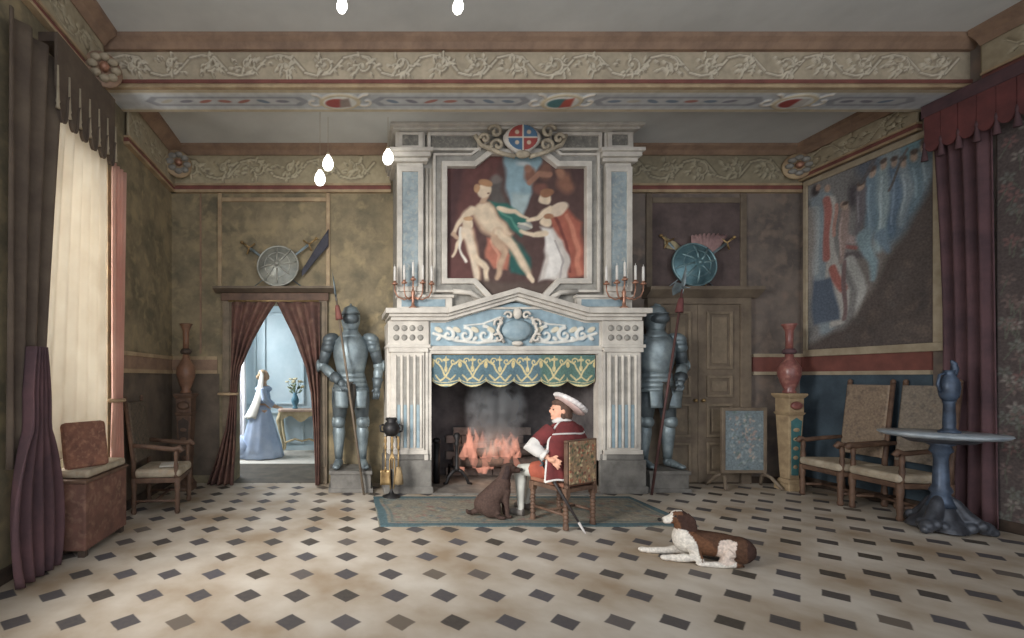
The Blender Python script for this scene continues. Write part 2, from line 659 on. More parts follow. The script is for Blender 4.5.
def picture(name, cv, p00, ux, uy, mat_, parent=None, relief=0.0, clip=None, thick=0.012):
    """the canvas laid on a gridded panel with real thickness (and real relief)"""
    p00, ux, uy = Vector(p00), Vector(ux), Vector(uy)
    nrm = ux.cross(uy).normalized()
    off = Vector((0, 0, 0))
    if parent is not None:
        q = parent
        while q.parent is not None:
            q = q.parent
        off = ORIG.get(q.name, off)
    vs = []
    for j in range(cv.ny):
        for i in range(cv.nx):
            vs.append(p00 + ux * (i / (cv.nx - 1)) + uy * (j / (cv.ny - 1)) + nrm * (relief * float(cv.H[j, i])) - off)
    fs = []
    for j in range(cv.ny - 1):
        for i in range(cv.nx - 1):
            if clip and not clip((i + 0.5) / (cv.nx - 1), (j + 0.5) / (cv.ny - 1)):
                continue
            a = j * cv.nx + i
            fs.append((a, a + 1, a + cv.nx + 1, a + cv.nx))
    me = bpy.data.meshes.new(name)
    me.from_pydata(vs, [], fs)
    me.polygons.foreach_set('use_smooth', [True] * len(fs))
    C = cv.C * 0.74 + cv.C.mean(axis=2, keepdims=True) * 0.12 + 24  # hazy veil mixed into the picture colours as well
    C = np.clip(C, 0, 255) / 255.0
    C = np.where(C <= 0.04045, C / 12.92, ((C + 0.055) / 1.055) ** 2.4)
    set_colors(me, C.reshape(-1, 3))
    me.materials.append(mat_)
    o = bpy.data.objects.new(name, me)
    COL.objects.link(o)
    if parent is not None:
        o.parent = parent
    if thick:
        md = o.modifiers.new('solid', 'SOLIDIFY')
        md.thickness = thick
        md.offset = -1
    return o


def spiral(cx, cy, r, a0, turns, dirn=1, n=22, squash=1.0):
    pts = []
    for i in range(n + 1):
        t = i / n
        a = a0 + dirn * turns * 2 * PI * t
        q = r * (1 - 0.85 * t)
        pts.append((cx + q * math.cos(a), cy + q * math.sin(a) * squash))
    return pts


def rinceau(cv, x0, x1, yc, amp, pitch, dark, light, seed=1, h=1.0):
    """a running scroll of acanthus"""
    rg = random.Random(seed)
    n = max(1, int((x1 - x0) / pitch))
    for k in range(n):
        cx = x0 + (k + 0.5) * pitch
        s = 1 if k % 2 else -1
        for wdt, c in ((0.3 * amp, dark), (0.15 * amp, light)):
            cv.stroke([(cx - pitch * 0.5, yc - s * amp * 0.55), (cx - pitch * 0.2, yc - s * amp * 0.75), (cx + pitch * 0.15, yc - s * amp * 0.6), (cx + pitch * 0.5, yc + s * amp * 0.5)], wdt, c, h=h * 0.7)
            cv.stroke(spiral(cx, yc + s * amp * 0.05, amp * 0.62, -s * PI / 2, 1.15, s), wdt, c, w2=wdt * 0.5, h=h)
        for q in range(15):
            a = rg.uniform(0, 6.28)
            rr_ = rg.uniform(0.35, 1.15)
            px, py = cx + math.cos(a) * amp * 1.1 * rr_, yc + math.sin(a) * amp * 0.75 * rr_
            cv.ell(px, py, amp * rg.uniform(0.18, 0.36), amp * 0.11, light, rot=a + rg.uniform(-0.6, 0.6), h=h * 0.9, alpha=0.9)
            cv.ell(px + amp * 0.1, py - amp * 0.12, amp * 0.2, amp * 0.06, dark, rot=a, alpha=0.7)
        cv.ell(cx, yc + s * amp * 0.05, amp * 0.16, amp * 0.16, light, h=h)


# ------------------------------------------------------------------ THE SETTING
DX0, DX1, DZ = -1.77, -0.48, 2.74                     # doorway in the back wall
FCX = 2.27                                            # chimneypiece axis
FX0, FX1, FZ = FCX - 1.15, FCX + 1.15, 1.92           # firebox opening
WT = 0.45                                             # back wall thickness

structure(MB().box(WL - 1.2, WR + 0.3, -1.5, YB, -0.12, 0).build('floor', M['floor']))

w = MB()
y0, y1 = YB, YB + WT
w.box(WL - 0.3, DX0, y0, y1, 0, ZC)
w.box(DX0, DX1, y0, y1, DZ, ZC)
w.box(DX1, FX0 - 0.05, y0, y1, 0, ZC)
w.box(FX0 - 0.05, FX1 + 0.05, y0, y1, FZ + 0.12, ZC)
structure(w.build('wall_back', M['leather']))
w = MB()
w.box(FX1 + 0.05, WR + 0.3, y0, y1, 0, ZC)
structure(w.build('wall_back_right', M['leather_shaded']))

# left wall with a deep window opening, and an unseen further opening for the key light
WY0, WY1, WZ0, WZ1 = 3.74, 5.02, 0.5, 4.25
w = MB()
xo = WL - 0.75
w.box(xo, WL, WY1, YB + WT, 0, ZF)
w.box(xo, WL, WY0, WY1, 0, WZ0)
w.box(xo, WL, WY0, WY1, WZ1, ZF)
w.box(xo, WL, 2.5, WY0, 0, ZF)
w.box(xo, WL, 0.8, 2.5, 0, 0.8)
w.box(xo, WL, 0.8, 2.5, 4.4, ZF)
w.box(xo, WL, -1.5, 0.8, 0, ZF)
structure(w.build('wall_left', M['leather']))
structure(MB().box(WR, WR + 0.3, -1.5, YB + WT, 0, ZF).build('wall_right', M['leather_shaded']))

BY0, BY1, BZ = 4.96, 5.37, 4.75
w = MB()
w.box(WL - 0.3, WR + 0.3, BY1 - 0.05, YB + WT, ZC, ZC + 0.15)
w.box(WL - 0.3, WR + 0.3, -1.5, BY0 + 0.05, ZF, ZF + 0.15)
structure(w.build('ceiling', M['ceiling']))

# the great beam: carved front, mouldings, painted soffit
bm_root = empty('ceiling_beam', (0, 0, 0))
structure(bm_root)
MB().box(WL, WR, BY0, BY1, BZ, ZF + 0.05).build('beam_core', M['brown_wood'], bm_root)
m_ = MB()
m_.prism([(BY0, ZF), (BY0 - 0.12, ZF), (BY0 - 0.12, ZF - 0.05), (BY0 - 0.08, ZF - 0.08), (BY0 - 0.04, ZF - 0.13), (BY0, ZF - 0.13)], WL, WR, 'x')
m_.build('beam_cornice', M['brown_wood'], bm_root)
m_ = MB()
m_.prism([(BY0, BZ), (BY0 - 0.045, BZ), (BY0 - 0.045, BZ + 0.03), (BY0 - 0.02, BZ + 0.06), (BY0, BZ + 0.06)], WL, WR, 'x')
m_.build('beam_fillet', M['gold_wood'], bm_root)
m_ = MB()
m_.box(WL, WR, BY0 - 0.025, BY0, BZ + 0.061, BZ + 0.1)
m_.build('red_fillet', M['red_band'], bm_root)
cv = Canvas(0, WR - WL, 0, 0.31, 900, 34, (186, 168, 138), seed=2)
cv.mottled(0.05, 6)
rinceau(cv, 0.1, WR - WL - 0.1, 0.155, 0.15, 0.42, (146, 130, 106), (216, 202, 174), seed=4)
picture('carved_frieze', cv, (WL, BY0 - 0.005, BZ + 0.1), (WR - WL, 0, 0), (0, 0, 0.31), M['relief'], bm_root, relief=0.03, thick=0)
# soffit with cartouches
SW = BY1 - BY0
cv = Canvas(0, WR - WL, 0, SW, 900, 44, (190, 194, 196), seed=5)
cv.mottled(0.06, 3)
for a, b_, c in ((0.0, 0.05, (196, 178, 142)), (SW - 0.05, SW, (196, 178, 142)), (0.05, 0.08, (206, 206, 200)), (SW - 0.08, SW - 0.05, (206, 206, 200))):
    cv.poly([(0, a), (30, a), (30, b_), (0, b_)], c, soft=0.01)
cents = [(at(x, 100, 5.16).x - WL) for x in (340, 562, 795)]
edges = [0.0] + cents + [WR - WL]
for a, b_ in zip(edges[:-1], edges[1:]):
    a2, b2 = a + 0.45, b_ - 0.45
    cv.poly([(a2, 0.12), (b2, 0.12), (b2 + 0.1, SW / 2), (b2, SW - 0.12), (a2, SW - 0.12), (a2 - 0.1, SW / 2)], (150, 152, 158), soft=0.02)
    cv.poly([(a2 + 0.06, 0.15), (b2 - 0.06, 0.15), (b2, SW / 2), (b2 - 0.06, SW - 0.15), (a2 + 0.06, SW - 0.15), (a2, SW / 2)], (192, 194, 194), soft=0.02)
    k = int((b2 - a2) / 0.22)
    for i in range(k):
        cv.ell(a2 + 0.15 + i * 0.22, SW / 2, 0.09, 0.03, random.choice([(178, 110, 96), (112, 130, 150), (188, 180, 160), (130, 128, 140)]), rot=random.uniform(-0.4, 0.4), alpha=0.75)
for i, c in enumerate(cents):
    for s in (-1, 1):
        cv.stroke(spiral(c + s * 0.3, SW / 2, 0.13, PI / 2, 1.0, s), 0.035, (222, 212, 194), h=0.6)
    cv.ell(c, SW / 2, 0.25, 0.155, (214, 196, 158), soft=0.1, h=0.7)
    cv.ell(c, SW / 2, 0.2, 0.12, (226, 224, 214), soft=0.1, h=0.9)
    cv.ell(c - 0.04, SW / 2, 0.14, 0.09, [(168, 62, 56), (64, 118, 122), (160, 56, 50)][i], soft=0.2, h=1)
    cv.poly([(c, 0.12), (c + 0.13, 0.14), (c + 0.1, 0.3), (c, 0.27)], [(150, 130, 120), (186, 70, 58), (196, 190, 180)][i], soft=0.03, h=1)
picture('painted_soffit', cv, (WL, BY1, BZ - 0.001), (WR - WL, 0, 0), (0, -SW, 0), M['paint'], bm_root, relief=0.025, thick=0)

# entablature of the back wall: red band, carved frieze, top moulding
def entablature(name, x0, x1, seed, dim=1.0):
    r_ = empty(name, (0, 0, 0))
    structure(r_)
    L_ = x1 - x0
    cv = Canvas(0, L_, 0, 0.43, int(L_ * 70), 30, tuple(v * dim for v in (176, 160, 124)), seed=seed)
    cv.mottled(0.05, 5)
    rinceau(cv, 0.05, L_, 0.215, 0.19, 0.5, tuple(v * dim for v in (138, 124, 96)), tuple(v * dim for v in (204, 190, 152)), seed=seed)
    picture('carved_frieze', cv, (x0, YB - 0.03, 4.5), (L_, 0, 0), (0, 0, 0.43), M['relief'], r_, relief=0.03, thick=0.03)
    MB().prism([(YB, ZC), (YB - 0.16, ZC), (YB - 0.16, ZC - 0.04), (YB - 0.1, ZC - 0.07), (YB - 0.05, ZC - 0.12), (YB, ZC - 0.12)], x0, x1, 'x').build('top_moulding', M['brown_wood'], r_)
    MB().box(x0, x1, YB - 0.045, YB, 4.41, 4.47).build('red_fillet', M['red_band'], r_)
    g = MB()
    g.box(x0, x1, YB - 0.06, YB, 4.47, 4.5)
    g.box(x0, x1, YB - 0.055, YB, 4.37, 4.41)
    g.build('gilt_fillet', M['gold_wood'], r_)


entablature('trim_1', WL, FCX - 1.66, 11)
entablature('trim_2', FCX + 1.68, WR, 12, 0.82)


def side_cornice(name, x, s, ya, yb, zt, h):
    """moulded cornice along a side wall; s is the direction into the room"""
    r_ = empty(name, (0, 0, 0))
    structure(r_)
    z1, z0 = zt, zt - h
    MB().prism([(x, z1), (x + s * 0.2, z1), (x + s * 0.2, z1 - 0.05), (x + s * 0.12, z1 - 0.1), (x + s * 0.07, z1 - 0.16), (x, z1 - 0.16)], ya, yb, 'y').build('top_moulding', M['brown_wood'], r_)
    L_ = yb - ya
    cv = Canvas(0, L_, 0, h - 0.26, max(20, int(L_ * 60)), 22, (166, 150, 118), seed=int(yb * 10))
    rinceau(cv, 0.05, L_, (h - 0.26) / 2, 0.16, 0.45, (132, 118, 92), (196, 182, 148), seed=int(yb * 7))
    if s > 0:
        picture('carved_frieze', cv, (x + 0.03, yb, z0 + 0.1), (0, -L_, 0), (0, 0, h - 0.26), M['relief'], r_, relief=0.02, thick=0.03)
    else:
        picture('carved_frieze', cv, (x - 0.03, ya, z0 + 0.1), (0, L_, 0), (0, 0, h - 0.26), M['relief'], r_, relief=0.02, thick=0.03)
    # picture() builds along ux x uy: for the right wall the normal must face -x
    MB().box(min(x, x + s * 0.05), max(x, x + s * 0.05), ya, yb, z0 + 0.03, z0 + 0.08).build('red_fillet', M['red_band'], r_)
    g = MB()
    g.box(min(x, x + s * 0.07), max(x, x + s * 0.07), ya, yb, z0 + 0.08, z0 + 0.105)
    g.box(min(x, x + s * 0.065), max(x, x + s * 0.065), ya, yb, z0, z0 + 0.03)
    g.build('gilt_fillet', M['gold_wood'], r_)


side_cornice('trim_3', WL, 1, BY1, YB, ZC, 0.68)
side_cornice('trim_4', WL, 1, 1.0, BY0 - 0.13, ZF, 0.62)
side_cornice('trim_5', WR, -1, BY1, YB, ZC, 0.52)
side_cornice('trim_6', WR, -1, 1.0, BY0 - 0.13, ZF, 0.56)

# dado rails (red band between cream lines), dado, skirting
def rail(name, axis, c, s, a, b_, z0=1.68, z1=1.9, mr=None, ml=None):
    r_ = empty(name, (0, 0, 0))
    structure(r_)

    def bx(d, za, zb):
        q = MB()
        if axis == 'y':
            q.box(a, b_, min(c, c + s * d), max(c, c + s * d), za, zb)
        else:
            q.box(min(c, c + s * d), max(c, c + s * d), a, b_, za, zb)
        return q
    bx(0.02, z0, z1).build('painted_band', mr or M['red_band'], r_)
    bx(0.035, z1, z1 + 0.05).build('upper_line', ml or M['cream_line'], r_)
    bx(0.035, z0 - 0.05, z0).build('lower_line', ml or M['cream_line'], r_)


rail('trim_7', 'y', YB, -1, 6.06, WR)
rail('trim_8', 'x', WR, -1, 5.27, YB - 0.04)
rail('trim_9', 'y', YB, -1, WL, -2.0, 1.7, 1.86, M['brown_wood'], M['gold_wood'])
rail('trim_10', 'x', WL, 1, 5.08, YB - 0.04, 1.7, 1.86, M['brown_wood'], M['gold_wood'])
structure(MB().box(WR - 0.012, WR, 5.27, YB, 0.12, 1.63).build('trim_11', M['dado_blue']))
structure(MB().box(WL, WL + 0.012, 5.08, YB, 0.12, 1.65).build('trim_12', M['dado_brown']))
structure(MB().box(WL, -1.97, YB - 0.012, YB, 0.12, 1.65).build('trim_13', M['dado_brown']))
structure(MB().box(WR - 0.03, WR, 1.0, YB, 0, 0.12).build('baseboard_right', M['wood_dark'], bevel=0.01))
structure(MB().box(WL, WL + 0.03, 1.0, YB, 0, 0.12).build('baseboard_left', M['wood_dark'], bevel=0.01))
structure(MB().box(4.16, WR - 0.03, YB - 0.03, YB, 0, 0.1).build('baseboard_back', M['wood_dark'], bevel=0.01))

# panel strips of the back wall
g = MB()
for x in (-1.96, -0.33):
    g.box(x - 0.03, x + 0.03, YB - 0.03, YB, 2.95, 4.37)
g.box(-1.93, -0.36, YB - 0.03, YB, 4.24, 4.3)
structure(g.build('trim_14', M['gold_wood'], bevel=0.008))
g = MB()
for x in (4.5, 5.92):
    g.box(x - 0.045, x + 0.045, YB - 0.03, YB, 2.95, 4.37)
g.box(4.55, 5.87, YB - 0.03, YB, 4.22, 4.3)
structure(g.build('trim_15', M['door_wood'], bevel=0.008))
structure(MB().box(4.55, 5.87, YB - 0.012, YB, 2.95, 4.22).build('trim_16', mat('plum_brown_panel', (98, 78, 74), (70, 56, 54), 4, 0.85)))
g = MB()
for x in (-2.25,):
    g.box(x - 0.012, x + 0.012, YB - 0.02, YB, 1.95, 4.37)
structure(g.build('trim_17', M['brown_wood']))

# doorway architrave on the left, with a shelf-like cornice
r_ = empty('trim_18', (0, 0, 0))
structure(r_)
for nm, x0, x1 in (('jamb', DX0 - 0.14, DX0), ('jamb', DX1, DX1 + 0.14)):
    q = MB()
    q.box(x0, x1, YB - 0.06, YB, 0, DZ)
    q.box(x0 + 0.03, x1 - 0.03, YB - 0.075, YB - 0.06, 0.25, DZ - 0.02)
    q.build(nm, M['door_panel'], r_, bevel=0.008)
q = MB()
q.box(DX0 - 0.16, DX1 + 0.16, YB - 0.07, YB, DZ, DZ + 0.12)
q.build('lintel_board', M['wood'], r_, bevel=0.008)
q = MB()
q.prism([(YB, DZ + 0.12), (YB - 0.1, DZ + 0.12), (YB - 0.22, DZ + 0.16), (YB - 0.22, DZ + 0.19), (YB, DZ + 0.19)], DX0 - 0.24, DX1 + 0.24, 'x')
q.build('shelf_cornice', M['door_wood'], r_)

# the oak double door on the right
d_ = empty('door_1', (0, 0, 0))
structure(d_)
RX0, RX1, RZ = 4.5, 5.93, 2.78
for xa, xb, hx in ((RX0 + 0.09, (RX0 + RX1) / 2, (RX0 + RX1) / 2 - 0.06), ((RX0 + RX1) / 2, RX1 - 0.09, (RX0 + RX1) / 2 + 0.06)):
    q = MB()
    q.box(xa + 0.004, xb - 0.004, YB - 0.05, YB, 0.02, RZ - 0.09)
    lf = q.build('door_leaf', M['door_wood'], d_, bevel=0.006)
    for za, zb in ((0.15, 0.62), (0.7, 1.2), (1.3, 1.62), (1.72, 2.58)):
        q = MB()
        o_ = [(xa + 0.12, za), (xb - 0.12, za), (xb - 0.12, zb), (xa + 0.12, zb)]
        i_ = [(xa + 0.16, za + 0.04), (xb - 0.16, za + 0.04), (xb - 0.16, zb - 0.04), (xa + 0.16, zb - 0.04)]
        q.ring(o_, i_, YB - 0.075, YB - 0.05)
        q.box(xa + 0.2, xb - 0.2, YB - 0.065, YB - 0.05, za + 0.08, zb - 0.08)
        q.build('panel_moulding', M['door_panel'], lf, bevel=0.006)
    MB().ell((hx, YB - 0.08, 1.25), 0.028).build('door_knob', M['brass'], lf)
q = MB()
q.ring([(RX0 - 0.06, 0), (RX1 + 0.06, 0), (RX1 + 0.06, RZ), (RX0 - 0.06, RZ)], [(RX0 + 0.09, 0.01), (RX1 - 0.09, 0.01), (RX1 - 0.09, RZ - 0.09), (RX0 + 0.09, RZ - 0.09)], YB - 0.08, YB)
q.build('door_casing', M['door_wood'], d_, bevel=0.01)
q = MB()
q.prism([(YB, RZ), (YB - 0.1, RZ), (YB - 0.22, RZ + 0.1), (YB - 0.22, RZ + 0.15), (YB, RZ + 0.15)], RX0 - 0.1, RX1 + 0.14, 'x')
q.build('shelf_cornice', M['door_wood'], d_)

# carved rosettes where cornices meet
def rosette(c, nrm, r, label, c1='grey_stone', c2='gold_wood'):
    t = thing('carved_rosette', label, 'rosette', c)
    q = Vector(nrm).to_track_quat('Z', 'Y').to_matrix()
    a = MB()
    a.lathe([(0.0, -0.02), (r * 0.9, -0.02), (r, 0.0), (r * 0.95, 0.02), (r * 0.6, 0.03), (0.0, 0.03)], n=28, M=q)
    a.build('disc', M[c2], t)
    a = MB()
    for k in range(8):
        th = 2 * PI * k / 8
        p = q @ Vector((math.cos(th) * r * 0.6, math.sin(th) * r * 0.6, 0.045))
        a.ell(p, (r * 0.3, r * 0.24, r * 0.2), n=10)
    a.build('petals', M[c1], t)
    a = MB()
    a.ell(q @ Vector((0, 0, 0.06)), r * 0.27, n=12)
    a.build('heart', M['copper'], t)


rosette((WL + 0.17, YB - 0.2, 4.72), (0.5, -0.85, 0), 0.2, 'carved rosette at the back left corner of the cornice')
rosette((WR - 0.17, YB - 0.12, 4.72), (-0.3, -0.95, 0), 0.19, 'carved rosette with orange heart at the back right corner of the cornice')
rosette((WL + 0.17, 4.62, 4.74), (0.6, -0.8, 0), 0.18, 'large pale rosette at the left end of the carved beam', 'cream_line', 'brown_wood')

# ------------------------------------------------------------------ adjoining room seen through the doorway
AX0, AX1, AY1 = -3.3, 0.55, 9.9
structure(MB().box(AX0, AX1, YB, 8.35, -0.12, 0).build('floor_passage', M['shaded_floor']))  # dark tone paints the doorway shade onto this floor strip
structure(MB().box(AX0, AX1, 8.35, AY1, -0.12, 0).build('floor_adjoining', M['pale_floor']))  # pale tone also paints where daylight reaches this floor
q = MB()
q.box(AX0, AX1, AY1, AY1 + 0.15, 0, 3.4)
for xa, xb in ((-2.95, -2.05), (-1.9, -1.0), (-0.85, 0.05)):
    o_ = [(xa, 1.0), (xb, 1.0), (xb, 3.0), (xa, 3.0)]
    q.ring(o_, [(xa + 0.05, 1.05), (xb - 0.05, 1.05), (xb - 0.05, 2.95), (xa + 0.05, 2.95)], AY1 - 0.04, AY1)
    q.ring([(xa, 0.15), (xb, 0.15), (xb, 0.85), (xa, 0.85)], [(xa + 0.05, 0.2), (xb - 0.05, 0.2), (xb - 0.05, 0.8), (xa + 0.05, 0.8)], AY1 - 0.04, AY1)
q.box(AX0, AX1, AY1 - 0.03, AY1, 0, 0.1)
structure(q.build('wall_adjoining_back', M['pale_wall'], bevel=0.008))
structure(MB().box(AX0 - 0.15, AX0, YB + WT, AY1, 0, 3.4).build('wall_adjoining_left', M['pale_wall']))
structure(MB().box(AX1, AX1 + 0.15, YB + WT, AY1, 0, 3.4).build('wall_adjoining_right', M['pale_wall']))
structure(MB().box(AX0, AX1, YB + WT, AY1 + 0.15, 3.4, 3.5).build('ceiling_adjoining', M['pale_wall']))

# white curtain hanging at the left of that room
q = MB()
q.sheet(lambda u, v: (-2.62 + 0.42 * u + 0.02 * math.sin(v * 5), 9.5 + 0.05 * math.sin(u * 6 * PI), 0.03 + 3.2 * v), 60, 14)
o = q.build('white_curtain', mat('sheer_white_curtain', (232, 230, 232), (214, 212, 218), 3, 0.9), solid=0.01)
tag(o, 'white curtain hanging in the bright room beyond the doorway', 'curtain')

# console table with cabriole legs
t = thing('console_table', 'cream and gilt console table in the bright room beyond the doorway', 'table', (-1.02, 9.6, 0))
q = MB()
q.prism([(-0.48, -0.2), (-0.4, -0.26), (0, -0.29), (0.4, -0.26), (0.48, -0.2), (0.5, 0.2), (-0.5, 0.2)], 0.88, 0.93, 'z')
q.build('tabletop', mat('rose_marble_top', (214, 176, 152), (186, 150, 130), 6, 0.4), t, bevel=0.012)
q = MB()
n = 14
poly = [(-0.45, 0.88)] + [(-0.45 + 0.9 * i / n, 0.72 - 0.06 * math.cos(i / n * 4 * PI) + 0.05 * abs(i / n - .5)) for i in range(n + 1)] + [(0.45, 0.88)]
q.prism(poly, -0.22, -0.19, 'y')
for s in (-1, 1):
    q.box(s * 0.44 - 0.015, s * 0.44 + 0.015, -0.2, 0.18, 0.72, 0.88)
q.build('apron', M['gilt_table'], t)
for sx in (-1, 1):
    for sy in (-1, 1):
        q = MB()
        pts = [(sx * 0.43, sy * 0.18, 0.85), (sx * 0.47, sy * 0.2, 0.7), (sx * 0.43, sy * 0.18, 0.45), (sx * 0.37, sy * 0.15, 0.18), (sx * 0.39, sy * 0.17, 0.05), (sx * 0.44, sy * 0.2, 0.015)]
        q.tube(pts, [0.045, 0.05, 0.032, 0.024, 0.026, 0.015], 10)
        q.build('leg', M['gilt_table'], t)
q = MB()
q.tube([(-0.38, 0, 0.2), (-0.15, 0.02, 0.28), (0, 0, 0.24), (0.15, 0.02, 0.28), (0.38, 0, 0.2)], 0.022, 8)
q.tube([(-0.38, -0.15, 0.2), (-0.38, 0.15, 0.2)], 0.02, 8)
q.tube([(0.38, -0.15, 0.2), (0.38, 0.15, 0.2)], 0.02, 8)
q.build('stretcher', M['gilt_table'], t)

t = thing('flower_vase', 'blue vase of pale flowers standing on the gilt console table', 'vase', (-1.16, 9.56, 0.93))
MB().lathe([(0.0, 0), (0.055, 0), (0.06, 0.02), (0.035, 0.05), (0.075, 0.13), (0.085, 0.19), (0.05, 0.27), (0.035, 0.31), (0.055, 0.34), (0.04, 0.335), (0.0, 0.3)], n=20).build('pot', M['ceramic_blue'], t)
q, q2 = MB(), MB()
for k in range(16):
    a = random.uniform(0, 6.28)
    r = random.uniform(0.03, 0.19)
    h = 0.4 + random.uniform(0, 0.22) + (0.19 - r) * 0.5
    p = Vector((math.cos(a) * r, math.sin(a) * r * 0.6, h))
    q.tube([(0, 0, 0.3), (p.x * 0.5, p.y * 0.5, h * 0.75), p], 0.005, 5)
    q.ell(p * 0.75 + Vector((0, 0, 0.02)), (0.045, 0.02, 0.015), (0, -0.6, a), 8)
    for j in range(5):
        b_ = j * 1.257
        q2.ell(p + Vector((math.cos(b_) * 0.022, math.sin(b_) * 0.022, 0)), (0.024, 0.018, 0.016), (0, 0, b_), 8)
q.build('stems', M['leaf'], t)
q2.build('blossoms', M['petal'], t)

# the lady in pale blue
t = MB()
t.ell((0, 0, 1.0), (0.15, 0.11, 0.12))
t.ell((0, 0, 1.2), (0.125, 0.095, 0.16))
t.ell((0, 0, 1.36), (0.16, 0.095, 0.09))
t.tube([(0, 0, 1.4), (0.01, 0, 1.52)], [0.06, 0.05], 10)
t.ell((0.02, 0, 1.62), (0.088, 0.075, 0.115))
t.ell((0.105, 0, 1.61), (0.018, 0.016, 0.03))
t.ell((0.09, 0, 1.565), (0.025, 0.028, 0.015))
for s in (-1, 1):
    t.tube([(0, s * 0.16, 1.38), (0.04, s * 0.19, 1.15), (0.2, s * 0.14, 1.02), (0.27, s * 0.11, 1.0)], [0.05, 0.042, 0.034, 0.026], 10)
    h0 = Vector((0.29, s * 0.11, 0.995))
    t.ell(h0, (0.045, 0.032, 0.018))
    for k in range(4):
        t.tube([h0 + Vector((0.03, (k - 1.5) * 0.018, 0)), h0 + Vector((0.07, (k - 1.5) * 0.022, -0.004)), h0 + Vector((0.1 - abs(k - 1.3) * 0.008, (k - 1.5) * 0.022, -0.02))], [0.0095, 0.009, 0.007], 6)
    t.tube([h0 + Vector((-0.01, -s * 0.02, 0)), h0 + Vector((0.04, -s * 0.052, 0.002))], [0.01, 0.008], 6)
    t.tube([(0, s * 0.07, 0.95), (0.02, s * 0.08, 0.5), (0, s * 0.08, 0.06)], [0.09, 0.06, 0.04], 10)
    t.ell((0.06, s * 0.08, 0.035), (0.12, 0.04, 0.035))
lady = organic(t, 'person', M['skin'], None, 0.011, 4, color=lambda c: (206, 170, 144))
lady.location = (-1.72, 9.0, 0)
lady.rotation_euler = (0, 0, R(8))
tag(lady, 'woman in a long pale blue gown and white veil standing beyond the doorway', 'person')
q = MB()
q.lathe([(0.0, 1.04), (0.14, 1.04), (0.17, 0.98), (0.22, 0.8), (0.3, 0.5), (0.38, 0.2), (0.42, 0.02), (0.0, 0.02)], (-0.05, 0, 0), 48, sx=1.05, sy=0.85, fn=lambda th, z: 1 + (0.06 * (1.05 - z)) * math.sin(th * 11))
q.tube([(-0.3, 0, 0.25), (-0.55, 0, 0.08), (-0.75, 0, 0.02)], [0.25, 0.2, 0.05], 12, flat=0.9)
q.build('skirt', M['blue_dress'], lady)
q = MB()
q.ell((0, 0, 1.2), (0.14, 0.11, 0.19))
q.ell((0, 0, 1.36), (0.17, 0.11, 0.08))
organic_b = q
for s in (-1, 1):
    q.tube([(0, s * 0.165, 1.38), (0.03, s * 0.195, 1.17), (0.18, s * 0.145, 1.03)], [0.068, 0.062, 0.058], 12)
organic(q, 'bodice', M['blue_dress'], lady, 0.012, 3)
q = MB()
q.sheet(lambda u, v: ((-0.02 - 0.09 * math.sin(u * PI) - 0.3 * v * v * (0.5 + 0.5 * math.sin(u * PI)) + 0.03), 0.1 * math.cos(u * PI) * (1 + 0.9 * v), 1.74 - 0.08 * (1 - math.sin(u * PI)) * (1 - v) - 0.95 * v + 0.012 * math.sin(u * 30) * v), 36, 20)
q.build('veil', mat('white_veil', (232, 226, 214), (214, 208, 198), 5, 0.9), lady, solid=0.006)
q = MB()
q.ell((-0.02, 0, 1.65), (0.095, 0.085, 0.1))
q.ell((-0.1, 0, 1.6), (0.05, 0.05, 0.05))
q.build('hair', M['blond'], lady)

# ------------------------------------------------------------------ window on the left and its hangings
wn = empty('window_1', (0, 0, 0))
structure(wn)
xg = xo + 0.12
q = MB()
for ya in (WY0, WY0 + 0.36, WY0 + 0.75, WY1 - 0.05):
    q.box(xg, xg + 0.05, ya, ya + 0.05, WZ0, WZ1)
for k in range(7):
    z = WZ0 + (WZ1 - WZ0 - 0.05) * k / 6
    q.box(xg, xg + 0.05, WY0, WY1, z, z + 0.05)
q.build('window_frame', M['wood'], wn)
gm, nt, b_ = nmat('window_glass')
nt.nodes.remove(b_)
tr = nt.nodes.new('ShaderNodeBsdfTransparent')
gl = nt.nodes.new('ShaderNodeBsdfGlossy')
gl.inputs['Roughness'].default_value = 0.05
ms = nt.nodes.new('ShaderNodeMixShader')
ms.inputs[0].default_value = 0.08
nt.links.new(tr.outputs[0], ms.inputs[1])
nt.links.new(gl.outputs[0], ms.inputs[2])
nt.links.new(ms.outputs[0], nt.nodes['Material Output'].inputs[0])
MB().box(xg + 0.02, xg + 0.028, WY0 + 0.02, WY1 - 0.02, WZ0 + 0.02, WZ1 - 0.02).build('window_glass', gm, wn)
MB().box(xo + 0.01, WL + 0.06, WY0 + 0.001, WY1 - 0.001, WZ0, WZ0 + 0.04).build('window_sill', M['door_wood'], wn, bevel=0.01)


